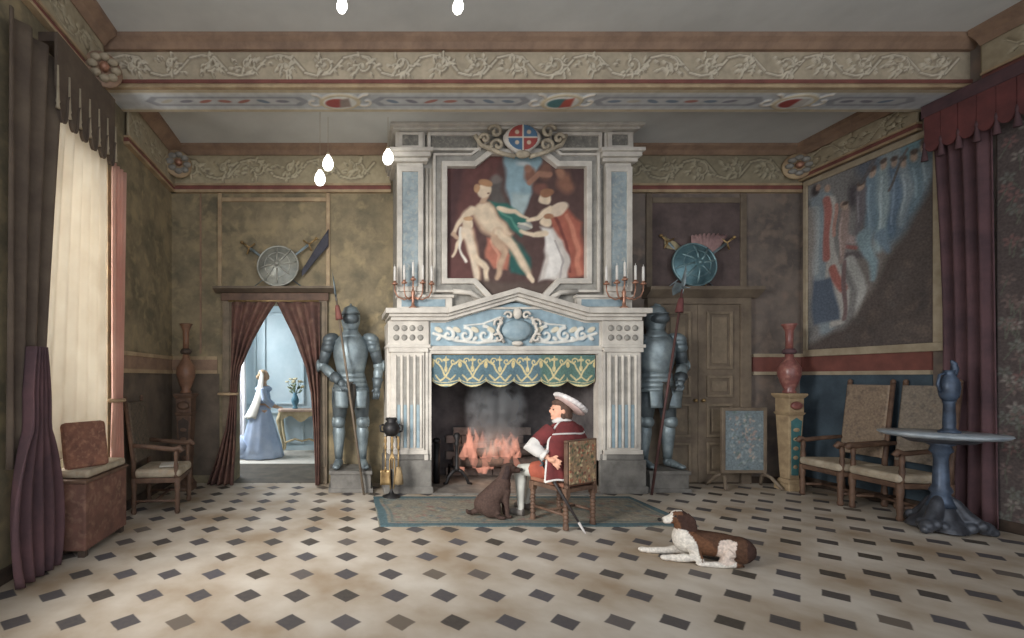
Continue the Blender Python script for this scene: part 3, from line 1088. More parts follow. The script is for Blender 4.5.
def cloth_mat(name, c1, c2, trans=0.5):
    m, nt, b = nmat(name)
    N, L = nt.nodes, nt.links
    tc = N.new('ShaderNodeTexCoord')
    nz = N.new('ShaderNodeTexNoise')
    nz.inputs['Scale'].default_value = 2.5
    nz.inputs['Detail'].default_value = 5
    L.new(tc.outputs['Object'], nz.inputs['Vector'])
    rp = N.new('ShaderNodeValToRGB')
    rp.color_ramp.elements[0].position = 0.35
    rp.color_ramp.elements[1].position = 0.65
    rp.color_ramp.elements[0].color = lin4(c2)
    rp.color_ramp.elements[1].color = lin4(c1)
    L.new(nz.outputs['Fac'], rp.inputs['Fac'])
    L.new(rp.outputs['Color'], b.inputs['Base Color'])
    b.inputs['Roughness'].default_value = 0.9
    tl = N.new('ShaderNodeBsdfTranslucent')
    L.new(rp.outputs['Color'], tl.inputs['Color'])
    mx = N.new('ShaderNodeMixShader')
    mx.inputs[0].default_value = trans
    L.new(b.outputs[0], mx.inputs[1])
    L.new(tl.outputs[0], mx.inputs[2])
    L.new(mx.outputs[0], N['Material Output'].inputs[0])
    return m


M['cream_sheer'] = cloth_mat('cream_window_curtain', (228, 222, 210), (214, 206, 192), 0.42)
M['pink_sheer'] = cloth_mat('pink_window_curtain', (220, 184, 168), (204, 162, 146), 0.3)

# cream curtain across the window, wider at the bottom
def f_cream(u, v):
    ya = 3.8 + 0.32 * v ** 1.1
    yb = 4.86
    y = ya + (yb - ya) * u
    return (WL + 0.06 + 0.028 * math.sin(u * 11 * PI) * (0.4 + 0.6 * v) + 0.015 * (1 - v), y, 0.85 + 3.3 * v)


q = MB()
q.sheet(f_cream, 90, 24)
o = q.build('window_curtain', M['cream_sheer'], solid=0.008)
tag(o, 'wide cream curtain glowing with daylight across the window', 'curtain')


def f_pink(u, v):
    pinch = 0.55 + 0.45 * abs((v - 0.28) / 0.72) ** 0.7 if v > 0.28 else 0.55 + 0.45 * ((0.28 - v) / 0.28) ** 0.8
    c = 4.98
    y = c + (u - 0.5) * 0.26 * pinch - 0.05 * (1 - v)
    return (WL + 0.14 + 0.03 * math.sin(u * 7 * PI), y, 0.35 + 3.55 * v)


pk = MB()
pk.sheet(f_pink, 50, 40)
o = pk.build('window_curtain', M['pink_sheer'], solid=0.01)
tag(o, 'narrow pink curtain gathered at the far side of the window', 'curtain')
q = MB()
q.tube([(WL + 0.14 + 0.065 * math.cos(a), 4.945 + 0.1 * math.sin(a), 1.345) for a in [2 * PI * k / 20 for k in range(20)]], 0.02, 8, closed=True)
q.build('tie_band', M['gold_wood'], o)


def f_dark(u, v):
    wd = 0.36 + 0.34 * v ** 1.2
    return (WL + 0.1 + 0.035 * math.sin(u * 7 * PI + v), 3.4 + wd * u, 0.9 + 3.5 * v)


q = MB()
q.sheet(f_dark, 60, 26)
o = q.build('window_curtain', M['velvet_brown'], solid=0.012)
tag(o, 'brown curtain hanging at the near left side of the window', 'curtain')


def f_bunch(u, v):
    wd = 0.5 * (0.45 + 0.75 * math.sin(min(1, v * 1.25 + 0.2) * PI) ** 0.8) * (1 if v < 0.8 else 1 - (v - 0.8) * 2.2)
    return (WL + 0.2 + 0.05 * math.sin(u * 9 * PI + v * 2), 3.6 + (u - 0.5) * wd, 0.02 + 1.82 * v)


q = MB()
q.sheet(f_bunch, 70, 30)
q.build('gathered_end', M['velvet'], o, solid=0.014, label='dark plum gathered lower end of the curtain')

# tabbed valance over the window
VX = WL + 0.14
vl = thing('window_valance', 'brown valance cut into rounded tabs above the cream window curtain', 'valance', (WL, 3.2, 4.4), world=True)


def tab_poly(y0, y1, n, zt, znotch, ztab):
    pts = [(y0, zt)]
    w_ = (y1 - y0) / n
    for k in range(n):
        a = y0 + k * w_
        pts.append((a, znotch))
        pts.append((a + 0.02, znotch - 0.05))
        for th in np.linspace(0, PI, 9):
            pts.append((a + w_ * 0.5 - (w_ * 0.5 - 0.03) * math.cos(th), ztab + 0.1 - 0.1 * math.sin(th)))
        pts.append((a + w_ - 0.02, znotch - 0.05))
    pts.append((y1, znotch))
    pts.append((y1, zt))
    return pts


tp_ = tab_poly(3.9, 4.86, 6, 4.58, 4.12, 3.84)
q = MB()
q.prism(tp_, VX, VX + 0.025, 'x')
q.build('cloth', M['velvet_brown'], vl)
q = MB()
q.tube([(VX + 0.03, a, b_) for a, b_ in tp_[1:-1]], 0.011, 6)
q.build('braid', M['velvet_brown'], vl)
for k in range(7):
    q = MB()
    q.lathe([(0.0, 0.34), (0.008, 0.34), (0.013, 0.06), (0.018, 0.03), (0.012, 0.01), (0.02, -0.03), (0.0, -0.03)], (VX + 0.03, 3.9 + 0.16 * k, 3.95), 10)
    q.build('tassel', M['cream_line'], vl)  # cream spikes stand in for the pale gaps between the tabs
q = MB()
q.box(WL + 0.0, VX, 3.9, 4.86, 4.5, 4.58)
q.build('pelmet_board', M['wood_dark'], vl)

# low chest with a cushion below the window, another cushion propped on it
t = thing('window_chest', 'red covered low chest under the window', 'chest', (WL + 0.2, 4.3, 0), world=True)
q = MB()
q.box(WL + 0.04, WL + 0.36, 3.98, 4.72, 0.06, 0.66)
q.build('body', mat('red_chest_cover', (128, 80, 64), (100, 64, 52), 6, 0.9, c3=(146, 104, 82)), t, bevel=0.015)
q = MB()
for ya in (4.0, 4.64):
    for xa in (WL + 0.06, WL + 0.28):
        q = MB()
        q.box(xa, xa + 0.06, ya, ya + 0.06, 0, 0.06)
        q.build('foot', M['wood_dark'], t)
q = MB()
q.box(WL + 0.025, WL + 0.375, 3.965, 4.735, 0.66, 0.69)
q.build('lid', M['wood'], t, bevel=0.008)
q = MB()
q.box(-0.16, 0.16, -0.34, 0.34, 0, 0.075)
o = q.build('bench_cushion', M['cushion'], bevel=0.03)
o.location = (WL + 0.2, 4.37, 0.692)
tag(o, 'pale cushion lying on the red chest under the window', 'cushion')
q = MB()
q.box(-0.045, 0.045, -0.19, 0.19, 0, 0.42)
o = q.build('back_cushion', mat('russet_striped_cushion', (140, 84, 60), (98, 56, 44), 9, 0.9, c3=(164, 110, 80)), bevel=0.035)
o.location = (WL + 0.29, 4.13, 0.775)
o.rotation_euler = (0, R(-12), R(-35))
tag(o, 'russet cushion propped upright by the dark curtain near the window', 'cushion')

# ------------------------------------------------------------------ portieres of the doorway
def portiere(name, label, outer, inner, yoff, nf, mats):
    """outer(v), inner(v): x of the two edges from floor (v=0) to top (v=1)"""
    q = MB()

    def fn(u, v):
        a, b_ = outer(v), inner(v)
        amp = 0.035 + 0.02 * (1 - v)
        return (a + (b_ - a) * u, yoff + amp * math.sin(u * nf * 2 * PI + v * 1.2), 0.015 + (DZ - 0.05) * v)
    q.sheet(fn, nf * 12, 50)
    o = q.build(name, mats, solid=0.012)
    tag(o, label, 'curtain')
    return o


def lerp(pts):
    xs = [p[0] for p in pts]
    ys = [p[1] for p in pts]
    return lambda v: float(np.interp(v, xs, ys))


XS = lambda px: (px - PX) * 6.7 / F
o = portiere('door_curtain', 'russet door curtain drawn aside to the left of the doorway',
             lerp([(0, XS(208)), (0.12, XS(216)), (0.3, XS(226)), (0.5, XS(231)), (1, XS(232))]),
             lerp([(0, XS(234)), (0.2, XS(236)), (0.45, XS(237)), (0.55, XS(238)), (0.64, XS(241)), (0.78, XS(252)), (0.9, XS(264)), (1, XS(276))]), YB - 0.16, 4, M['portiere'])
q = MB()
q.tube([(XS(222) + 0.1 + 0.14 * math.cos(a), YB - 0.16 + 0.075 * math.sin(a), 1.35) for a in [2 * PI * k / 18 for k in range(18)]], 0.02, 8, closed=True)
q.build('tie_band', M['gold_wood'], o)
portiere('door_curtain', 'short russet door curtain hanging at the right of the doorway',
         lerp([(0, XS(320)), (1, XS(320))]),
         lerp([(0, XS(316)), (0.3, XS(314)), (0.5, XS(311)), (0.64, XS(306)), (0.8, XS(295)), (0.9, XS(286)), (1, XS(277))]), YB - 0.16, 3, M['portiere'])
q = MB()
q.tube([(DX0 - 0.02, YB - 0.16, DZ - 0.02), (DX1 + 0.02, YB - 0.16, DZ - 0.02)], 0.014, 8)
for xx in (DX0, DX1):
    q.tube([(xx, YB - 0.17, DZ - 0.02), (xx, YB - 0.05, DZ - 0.02)], 0.01, 8)
o = q.build('curtain_rod', M['brass'])
tag(o, 'thin brass rod holding the door curtains under the lintel', 'rod')

# ------------------------------------------------------------------ the chimneypiece
fp = thing('fireplace', 'tall carved cream and blue stone chimneypiece on the back wall', 'fireplace', (FCX, YB, 0), world=True)
FY = 6.25
CR, GS, BM_, GM = M['cream'], M['grey_stone'], M['blue_marble'], M['grey_marble']


def fx(px):
    return (px - PX) * FY / F


def fz(py):
    return EYE - (py - PY) * FY / F


for s in (-1, 1):
    xc = FCX + s * 1.47
    q = MB()
    q.box(xc - 0.29, xc + 0.29, FY, YB, 0.54, 2.0)
    q.build('jamb', CR, fp, bevel=0.008)
    q = MB()
    q.box(xc - 0.32, xc + 0.32, FY - 0.06, YB, 0, 0.46)
    q.box(xc - 0.34, xc + 0.34, FY - 0.08, YB, 0, 0.1)
    q.box(xc - 0.3, xc + 0.3, FY - 0.045, YB, 0.46, 0.54)
    q.build('plinth', M['plinth'], fp, bevel=0.012)
    # fluted pilaster
    q = MB()
    q.box(xc - 0.24, xc + 0.24, FY - 0.05, FY, 0.54, 2.0)
    q.box(xc - 0.27, xc + 0.27, FY - 0.07, FY, 0.54, 0.6)
    q.box(xc - 0.27, xc + 0.27, FY - 0.08, FY, 1.94, 2.0)
    for k in range(5):
        x = xc + (k - 2) * 0.088
        q.tube([(x, FY - 0.055, 0.63), (x, FY - 0.055, 1.9)], 0.02, 8)
    pil = q.build('pilaster', CR, fp, bevel=0.006)
    q = MB()
    for k in range(4):
        x = xc + (k - 1.5) * 0.088
        q.box(x - 0.02, x + 0.02, FY - 0.062, FY - 0.05, 0.63, 1.22)
    q.build('blue_flutes', M['pale_blue'], pil)
    q = MB()
    for k in range(4):
        x = xc + (k - 1.5) * 0.088
        q.box(x - 0.017, x + 0.017, FY - 0.056, FY - 0.05, 1.22, 1.88)
    q.build('grey_flutes', GS, pil)
    # capital block with roundels
    q = MB()
    q.box(xc - 0.28, xc + 0.28, FY - 0.06, YB, 2.0, 2.37)
    q.box(xc - 0.3, xc + 0.3, FY - 0.085, YB, 2.0, 2.045)
    q.build('frieze_block', CR, fp, bevel=0.006)
    q = MB()
    for i in range(2):
        for j in range(4):
            q.lathe([(0, 0), (0.042, 0), (0.03, 0.016), (0, 0.016)], (xc + (j - 1.5) * 0.11, FY - 0.06, 2.14 + i * 0.13), 14, M=Matrix.Rotation(R(90), 3, 'X'))
    q.build('roundels', GS, fp)
# moulded surround of the opening and lintel
q = MB()
for k, (d, t_) in enumerate(((0.0, 0.05), (0.05, 0.03))):
    o_ = [(FX0 - 0.1 + d, 0), (FX1 + 0.1 - d, 0), (FX1 + 0.1 - d, FZ + 0.1 - d), (FX0 - 0.1 + d, FZ + 0.1 - d)]
    i_ = [(FX0 - 0.05 + d, 0.001), (FX1 + 0.05 - d, 0.001), (FX1 + 0.05 - d, FZ + 0.05 - d), (FX0 - 0.05 + d, FZ + 0.05 - d)]
    q.ring(o_, i_, FY - t_, FY + 0.1)
q.build('surround', CR, fp, bevel=0.006)
q = MB()
q.box(FX0 - 0.05, FX1 + 0.05, FY, YB, FZ + 0.04, 2.4)
q.build('lintel', CR, fp)
# frieze: blue ground with white scrolls, rising to the gable
GP = [(-1.19, 2.0), (1.19, 2.0), (1.19, 2.37), (0.95, 2.37), (0, 2.66), (-0.95, 2.37), (-1.19, 2.37)]
q = MB()
q.prism([(FCX + a, b_) for a, b_ in GP], FY - 0.02, FY + 0.12, 'y')
q.build('gable_block', CR, fp)
cv = Canvas(-1.16, 1.16, 2.03, 2.62, 260, 66, (134, 162, 176), seed=3)
cv.mottled(0.05, 20)
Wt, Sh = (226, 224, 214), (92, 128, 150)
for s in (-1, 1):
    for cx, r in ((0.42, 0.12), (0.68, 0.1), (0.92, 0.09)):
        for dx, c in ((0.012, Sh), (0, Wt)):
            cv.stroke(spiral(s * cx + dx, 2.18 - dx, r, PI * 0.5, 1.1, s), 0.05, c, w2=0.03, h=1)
    cv.stroke([(s * 0.25, 2.1), (s * 0.5, 2.07), (s * 0.8, 2.1), (s * 1.12, 2.2)], 0.04, Wt, h=0.8)
    for cx in (0.33, 0.55, 0.8, 1.05):
        cv.ell(s * cx, 2.25, 0.07, 0.04, (222, 210, 182), rot=s * 0.5, h=0.9)
        cv.ell(s * cx, 2.13, 0.045, 0.03, Wt, rot=-s * 0.6, h=0.9)
    cv.stroke([(s * 0.2, 2.42), (s * 0.45, 2.33), (s * 0.7, 2.31)], 0.035, Wt, w2=0.015, h=0.8)


def in_gable(u, v):
    x, z = -1.16 + 2.32 * u, 2.03 + 0.59 * v
    lim = 2.35 if abs(x) > 0.95 else 2.35 + (0.95 - abs(x)) / 0.95 * 0.29
    return z < lim


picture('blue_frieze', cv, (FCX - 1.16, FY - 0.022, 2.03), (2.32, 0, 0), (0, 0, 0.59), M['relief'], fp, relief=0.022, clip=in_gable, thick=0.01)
# blue oval cartouche with scrolled strapwork
ct = MB()
ct.lathe([(0, 0), (0.2, 0), (0.21, 0.03), (0.15, 0.07), (0, 0.09)], (FCX + 0.02, FY - 0.03, 2.24), 30, M=Matrix.Rotation(R(90), 3, 'X'), sy=0.72)
ct = ct.build('cartouche', M['pale_blue'], fp)
q = MB()
for s in (-1, 1):
    for (a, b_, r, a0) in ((0.25, 2.34, 0.07, -0.5), (0.26, 2.13, 0.07, 0.6), (0.12, 2.44, 0.06, 0.2)):
        q.tube([(FCX + 0.02 + s * (x_), FY - 0.07, z_) for x_, z_ in spiral(a, b_, r, a0, 1.0, 1, 16)], 0.018, 8)
    q.tube([(FCX + 0.02 + s * 0.2, FY - 0.06, 2.42), (FCX + 0.02 + s * 0.27, FY - 0.07, 2.24), (FCX + 0.02 + s * 0.18, FY - 0.06, 2.07)], 0.022, 8)
q.ell((FCX + 0.02, FY - 0.07, 2.47), (0.06, 0.05, 0.08))
q.ell((FCX + 0.02, FY - 0.07, 2.06), (0.08, 0.04, 0.035))
q.build('strapwork', CR, ct)
# mantel cornice broken into a gable
def mantel(off, th, y0_, y1_, ext):
    lo = [(-1.76 - ext, 2.37 + off), (-0.95, 2.37 + off), (0, 2.645 + off), (0.95, 2.37 + off), (1.76 + ext, 2.37 + off)]
    up = [(a, b_ + th) for a, b_ in reversed(lo)]
    return [(FCX + a, b_) for a, b_ in lo + up], y0_, y1_


q = MB()
for args in ((0.0, 0.05, FY - 0.1, YB, -0.05), (0.05, 0.04, FY - 0.14, YB, -0.02), (0.09, 0.07, FY - 0.19, YB, 0.03)):
    p, a, b_ = mantel(*args)
    # split in convex pieces
    n_ = 5
    for i in range(n_ - 1):
        q.prism([p[i], p[i + 1], p[2 * n_ - 2 - i], p[2 * n_ - 1 - i]], a, b_, 'y')
q.build('mantel_cornice', CR, fp, bevel=0.006)

# overmantel
OH = 1.62
PPOLY = [(-0.955, 2.955), (-0.56, 2.955), (-0.34, 2.72), (0.34, 2.72), (0.56, 2.955), (0.955, 2.955), (0.955, 4.49), (0.56, 4.49), (0.34, 4.66), (-0.34, 4.66), (-0.56, 4.49), (-0.955, 4.49)]


def grow(poly, d):
    """offset an axis-symmetric polygon outward by d"""
    n = len(poly)
    out = []
    for i in range(n):
        p0, p1, p2 = Vector(poly[i - 1]), Vector(poly[i]), Vector(poly[(i + 1) % n])
        e1, e2 = (p1 - p0).normalized(), (p2 - p1).normalized()
        n1, n2 = Vector((e1.y, -e1.x)), Vector((e2.y, -e2.x))
        b_ = (n1 + n2)
        b_ = b_ / max(0.3, b_.length_squared) * 2
        out.append((p1.x + b_.x * d, p1.y + b_.y * d))
    return out


def shift(poly):
    return [(FCX + 0.02 + a, b_) for a, b_ in poly]


q = MB()
q.box(FCX - OH, FCX + OH, FY + 0.06, YB, 2.5, ZC)
q.build('overmantel_block', GS, fp)
q = MB()
q.ring(shift(grow(PPOLY, 0.075)), shift(PPOLY), FY - 0.06, FY + 0.06)
q.build('picture_frame', CR, fp, bevel=0.01)
q = MB()
q.ring(shift(grow(PPOLY, 0.155)), shift(grow(PPOLY, 0.076)), FY - 0.02, FY + 0.06)
q.build('frame_band', GS, fp, bevel=0.006)
q = MB()
q.ring(shift(grow(PPOLY, 0.19)), shift(grow(PPOLY, 0.156)), FY - 0.045, FY + 0.06)
q.build('frame_rim', CR, fp, bevel=0.006)

cv = Canvas(446, 586, 302, 148, 170, 186, (78, 52, 48), wobble=0.7, wscale=0.35, seed=9)
K = cv
K.poly([(446, 302), (446, 150), (506, 150), (496, 185), (480, 215), (474, 302)], (94, 52, 48), 8)
K.poly([(455, 150), (470, 150), (462, 200), (452, 250), (447, 250)], (72, 42, 42), 6)
K.poly([(505, 150), (545, 150), (536, 170), (531, 192), (524, 212), (512, 206), (507, 185)], (132, 166, 178), 4)
K.poly([(512, 190), (530, 192), (524, 214), (513, 212)], (160, 182, 184), 4)
K.ell(524, 160, 9, 5, (196, 204, 204), soft=.7)
K.poly([(488, 178), (503, 176), (507, 205), (494, 205)], (84, 76, 72), 5)
K.ell(497, 176, 7, 6, (110, 98, 92), soft=0.5)
for (x, y, rx, ry, c) in ((531, 172, 8, 12, (128, 80, 62)), (528, 165, 5, 6, (150, 98, 76)), (546, 168, 8, 12, (118, 76, 60)), (545, 157, 5, 6, (96, 66, 56)), (566, 180, 12, 14, (140, 88, 66)), (560, 170, 6, 7, (158, 106, 80)), (540, 186, 9, 8, (120, 70, 58)), (576, 170, 8, 16, (72, 48, 46))):
    K.ell(x, y, rx, ry, c, soft=0.5)
K.stroke([(530, 180), (540, 170), (550, 172)], 5, (160, 108, 84))
# drapery, seated figure
K.poly([(490, 198), (508, 202), (522, 212), (530, 222), (522, 236), (510, 226), (500, 212)], (34, 100, 88), 3)
K.poly([(512, 234), (522, 244), (532, 258), (528, 276), (512, 274), (508, 262)], (28, 84, 78), 4)
K.stroke([(498, 206), (512, 216), (520, 230)], 3, (70, 140, 120), alpha=.7)
K.poly([(488, 236), (502, 240), (512, 256), (508, 270), (496, 268), (487, 258)], (188, 104, 80), 3)
K.stroke([(492, 240), (500, 254), (500, 266)], 3, (216, 142, 112), alpha=.8)
SKN, SKD = (228, 202, 168), (196, 158, 126)
K.poly([(471, 210), (480, 202), (492, 200), (501, 214), (514, 232), (508, 242), (496, 240), (483, 228)], SKD, 4)
K.poly([(473, 208), (482, 202), (490, 202), (499, 216), (511, 232), (505, 238), (494, 234), (482, 222)], SKN, 4)
K.stroke([(500, 234), (514, 246), (520, 256), (530, 277)], 14, SKD, w2=5)
K.stroke([(500, 233), (514, 245), (520, 255), (529, 276)], 10, SKN, w2=4)
K.stroke([(529, 276), (534, 280)], 5, SKN)
K.stroke([(496, 238), (506, 252), (502, 268), (498, 279)], 8, SKD, w2=4)
K.stroke([(474, 207), (463, 219), (456, 232)], 8, SKN, w2=5)
K.stroke([(456, 232), (460, 236)], 4, SKD)
K.stroke([(500, 206), (516, 210), (528, 217)], 5, SKN, w2=3)
K.stroke([(485, 200), (488, 194)], 6, SKD)
K.ell(486, 188, 7.5, 9, SKN, rot=0.3)
K.ell(487, 180, 8, 4.5, (176, 124, 82), rot=0.3)
K.ell(479, 186, 4, 6, (190, 140, 96))
K.ell(490, 190, 1.5, 1, (120, 84, 70), alpha=.8)
# child on the left
K.stroke([(470, 230), (474, 246), (478, 262), (480, 280)], 13, SKD, w2=6)
K.stroke([(469, 230), (473, 246), (476, 262), (479, 280)], 9, (232, 208, 178), w2=5)
K.stroke([(476, 256), (488, 268), (488, 281)], 7, SKN, w2=4)
K.stroke([(466, 233), (460, 244), (455, 256)], 5, SKN, w2=3)
K.ell(470, 222, 6, 6.5, SKN)
K.ell(470, 217, 5.5, 3, (198, 150, 104))
K.stroke([(464, 228), (462, 248), (468, 262)], 3, (236, 226, 210), alpha=.7)
# robed woman and kneeling child on the right
K.poly([(548, 206), (566, 206), (580, 222), (584, 276), (568, 280), (562, 250), (552, 232)], (168, 82, 62), 4)
K.stroke([(566, 214), (576, 240), (578, 274)], 5, (204, 118, 90), alpha=.8)
K.stroke([(556, 216), (566, 244), (570, 272)], 3, (120, 52, 44), alpha=.8)
K.ell(556, 208, 14, 7, (226, 200, 172), rot=-0.4)
K.ell(545, 196, 7, 7.5, SKN)
K.ell(547, 190, 8, 4.5, (150, 96, 64))
K.stroke([(550, 206), (538, 216), (528, 220)], 6, SKN, w2=4)
K.poly([(541, 226), (552, 226), (562, 240), (570, 262), (566, 280), (540, 282), (543, 262), (546, 244)], (206, 196, 186), 3)
K.poly([(543, 228), (550, 228), (558, 244), (562, 266), (556, 278), (545, 280), (548, 256)], (236, 230, 222), 3)
K.stroke([(556, 240), (562, 262), (560, 278)], 2, (170, 160, 156), alpha=.7)
K.stroke([(545, 232), (534, 234), (522, 230)], 6, SKN, w2=4)
K.ell(546, 220, 6.5, 6.5, SKN)
K.ell(549, 214.5, 6, 3.6, (168, 112, 78))
K.ell(526, 225, 8, 4, (150, 152, 146))
K.stroke([(520, 222), (532, 226)], 2, (206, 200, 180))
K.poly([(446, 302), (446, 284), (490, 282), (540, 284), (586, 280), (586, 302)], (84, 66, 58), 5)
K.mottled(0.035, 0.35)


def in_paint(u, v):
    x, z = -1.0 + 2.0 * u, 2.66 + 2.06 * v
    ax = abs(x)
    if ax > 0.98:
        return False
    lo = 2.93 if ax > 0.58 else (2.70 if ax < 0.35 else 2.70 + (ax - 0.35) / 0.23 * 0.23)
    hi = 4.51 if ax > 0.58 else (4.68 if ax < 0.35 else 4.68 - (ax - 0.35) / 0.23 * 0.17)
    return lo < z < hi


cv = K
picture('painting', cv, (FCX + 0.02 - 1.0, FY + 0.02, 2.66), (2.0, 0, 0), (0, 0, 2.06), M['paint'], fp, clip=in_paint, thick=0.01)['label'] = 'painting of a seated figure with children and robed attendants'
for s in (-1, 1):
    xc = FCX + s * 1.44
    q = MB()
    q.box(xc - 0.18, xc + 0.18, FY, FY + 0.06, 2.72, 4.56)
    q.ring([(xc - 0.18, 2.78), (xc + 0.18, 2.78), (xc + 0.18, 4.5), (xc - 0.18, 4.5)], [(xc - 0.11, 2.85), (xc + 0.11, 2.85), (xc + 0.11, 4.43), (xc - 0.11, 4.43)], FY - 0.03, FY)
    pl = q.build('upper_pilaster', CR, fp, bevel=0.006)
    q = MB()
    q.box(xc - 0.11, xc + 0.11, FY - 0.012, FY, 2.85, 4.43)
    q.build('marble_inlay', BM_, pl)
    q = MB()
    for k in range(3):
        x = xc - s * (0.24 + k * 0.055)
        q.tube([(x, FY + 0.05, 2.78), (x, FY + 0.05, 4.5)], [0.026 - 0.004 * k] * 2, 8)
    q.build('reeding', CR if s < 0 else CR, pl)
    q = MB()
    q.box(xc - 0.24, xc + 0.24, FY - 0.05, YB, 4.56, 4.61)
    q.box(xc - 0.27, xc + 0.27, FY - 0.1, YB, 4.61, 4.67)
    q.box(xc - 0.3, xc + 0.3, FY - 0.13, YB, 4.67, 4.72)
    q.build('upper_capital', CR, fp, bevel=0.006)
    # attic end panel and long marble panel
    q = MB()
    q.box(xc - 0.2, xc + 0.2, FY - 0.02, FY + 0.06, 4.72, 4.98)
    q.ring([(xc - 0.17, 4.74), (xc + 0.17, 4.74), (xc + 0.17, 4.96), (xc - 0.17, 4.96)], [(xc - 0.11, 4.78), (xc + 0.11, 4.78), (xc + 0.11, 4.93), (xc - 0.11, 4.93)], FY - 0.05, FY - 0.02)
    ab = q.build('attic_block', CR, fp, bevel=0.005)
    q = MB()
    q.box(xc - 0.11, xc + 0.11, FY - 0.032, FY - 0.02, 4.78, 4.93)
    q.build('attic_inlay', GM, ab)
    xa, xb = sorted((FCX + s * 1.17, FCX + s * 0.5))
    q = MB()
    q.box(xa, xb, FY - 0.0, FY + 0.06, 4.73, 4.95)
    q.build('long_marble_panel', GM, fp)
    q = MB()
    q.ring([(xa - 0.03, 4.72), (xb + 0.03, 4.72), (xb + 0.03, 4.97), (xa - 0.03, 4.97)], [(xa + 0.01, 4.755), (xb - 0.01, 4.755), (xb - 0.01, 4.93), (xa + 0.01, 4.93)], FY - 0.035, FY + 0.06)
    q.build('panel_moulding', CR, fp, bevel=0.005)
    # blue panels of the overmantel base
    q = MB()
    xa, xb = sorted((FCX + s * 1.62, FCX + s * 0.86))
    q.box(xa, xb, FY - 0.02, FY + 0.06, 2.53, 2.72)
    q.box(xa - 0.02, xb + 0.02, FY - 0.05, FY + 0.06, 2.69, 2.73)
    bs = q.build('overmantel_base', CR, fp, bevel=0.005)
    q = MB()
    q.box(xa + 0.06, xb - 0.1, FY - 0.03, FY - 0.02, 2.57, 2.67)
    q.build('base_inlay', M['pale_blue'], bs)
    # scrolled curb between frame and gable
    q = MB()
    q.tube([(FCX + s * 0.85, FY - 0.03, 2.78), (FCX + s * 0.62, FY - 0.04, 2.76), (FCX + s * 0.45, FY - 0.04, 2.66)], 0.035, 10)
    q.build('scroll_moulding', CR, fp)
q = MB()
q.box(FCX - 1.68, FCX + 1.68, FY - 0.1, YB, 4.98, 5.01)
q.box(FCX - 1.72, FCX + 1.72, FY - 0.15, YB, 5.01, ZC - 0.001)
q.build('top_cornice', CR, fp, bevel=0.005)
# armorial cartouche: quartered red and blue shield
ac = MB()
SHX, SHZ, SHY = FCX + 0.06, 4.83, FY - 0.16
mr = Matrix.Rotation(R(90), 3, 'X')
ac.lathe([(0, 0), (0.235, 0), (0.245, 0.03), (0.21, 0.06), (0, 0.06)], (SHX, SHY + 0.06, SHZ), 32, M=mr, sy=0.86, fn=lambda th, z: 1 + 0.06 * math.cos(th * 4))
ac = ac.build('armorial_cartouche', CR, fp)
cv = Canvas(-0.2, 0.2, -0.17, 0.17, 60, 52, (206, 202, 190))
cv.poly([(-0.3, 0), (0, 0), (0, 0.3), (-0.3, 0.3)], (176, 66, 58), 0.01)
cv.poly([(0, 0), (0.3, 0), (0.3, -0.3), (0, -0.3)], (170, 62, 56), 0.01)
cv.poly([(0, 0), (0.3, 0), (0.3, 0.3), (0, 0.3)], (70, 112, 150), 0.01)
cv.poly([(-0.3, 0), (0, 0), (0, -0.3), (-0.3, -0.3)], (64, 106, 146), 0.01)
cv.stroke([(-0.2, 0), (0.2, 0)], 0.02, (226, 216, 196))
cv.stroke([(0, -0.2), (0, 0.2)], 0.02, (226, 216, 196))
for a, b_ in ((-0.08, 0.07), (0.08, -0.07), (0.08, 0.07), (-0.08, -0.07)):
    cv.ell(a, b_, 0.035, 0.035, (214, 190, 160), alpha=0.7)
picture('painted_shield', cv, (SHX - 0.2, SHY - 0.004, SHZ - 0.17), (0.4, 0, 0), (0, 0, 0.34), M['paint'], ac, clip=lambda u, v: ((u - .5) * 2) ** 2 + ((v - .5) * 2) ** 2 < 0.98, thick=0.008)
q = MB()
for s in (-1, 1):
    for (a, b_, r, a0) in ((0.36, 4.92, 0.1, 0.3), (0.33, 4.74, 0.09, -0.4), (0.5, 4.83, 0.07, 0)):
        q.tube([(SHX + s * x_, SHY + 0.03, z_) for x_, z_ in spiral(a, b_, r, a0, 1.1, 1, 18)], 0.024, 8)
    q.tube([(SHX + s * 0.1, SHY + 0.02, 4.58), (SHX + s * 0.3, SHY + 0.04, 4.64), (SHX + s * 0.55, SHY + 0.06, 4.76), (SHX + s * 0.62, SHY + 0.08, 4.9)], 0.03, 8)
q.ell((SHX, SHY + 0.0, 4.6), (0.1, 0.06, 0.05))
q.build('scrollwork', mat('carved_buff_stone', (196, 180, 150), (156, 142, 120), 9, 0.7), ac)

# firebox lining
BYK = 7.3
fb = MB()
fb.box(FX0 - 0.05, FX0, FY + 0.1, BYK, 0, FZ + 0.6)
fb.box(FX1, FX1 + 0.05, FY + 0.1, BYK, 0, FZ + 0.6)
fb.box(FX0 - 0.05, FX1 + 0.05, BYK, BYK + 0.08, 0, FZ + 0.6)
fb.box(FX0 - 0.05, FX1 + 0.05, FY + 0.1, BYK + 0.08, FZ + 0.6, FZ + 0.66)
fb.build('firebox', M['soot'], fp)
q = MB()
for j in range(6):
    for i in range(5):
        x = FX0 + 0.42 + i * 0.25 + (0.12 if j % 2 else 0)
        q.box(x, x + 0.24, BYK - 0.06, BYK - 0.001, 0.02 + j * 0.13, 0.02 + j * 0.13 + 0.122)
q.build('fireback_bricks', M['firebrick'], fp, bevel=0.006)
q = MB()
q.box(FX0 - 0.001, FX1 + 0.001, FY - 0.14, BYK, 0.0, 0.025)
q.build('hearth_slab', M['plinth'], fp, bevel=0.006)

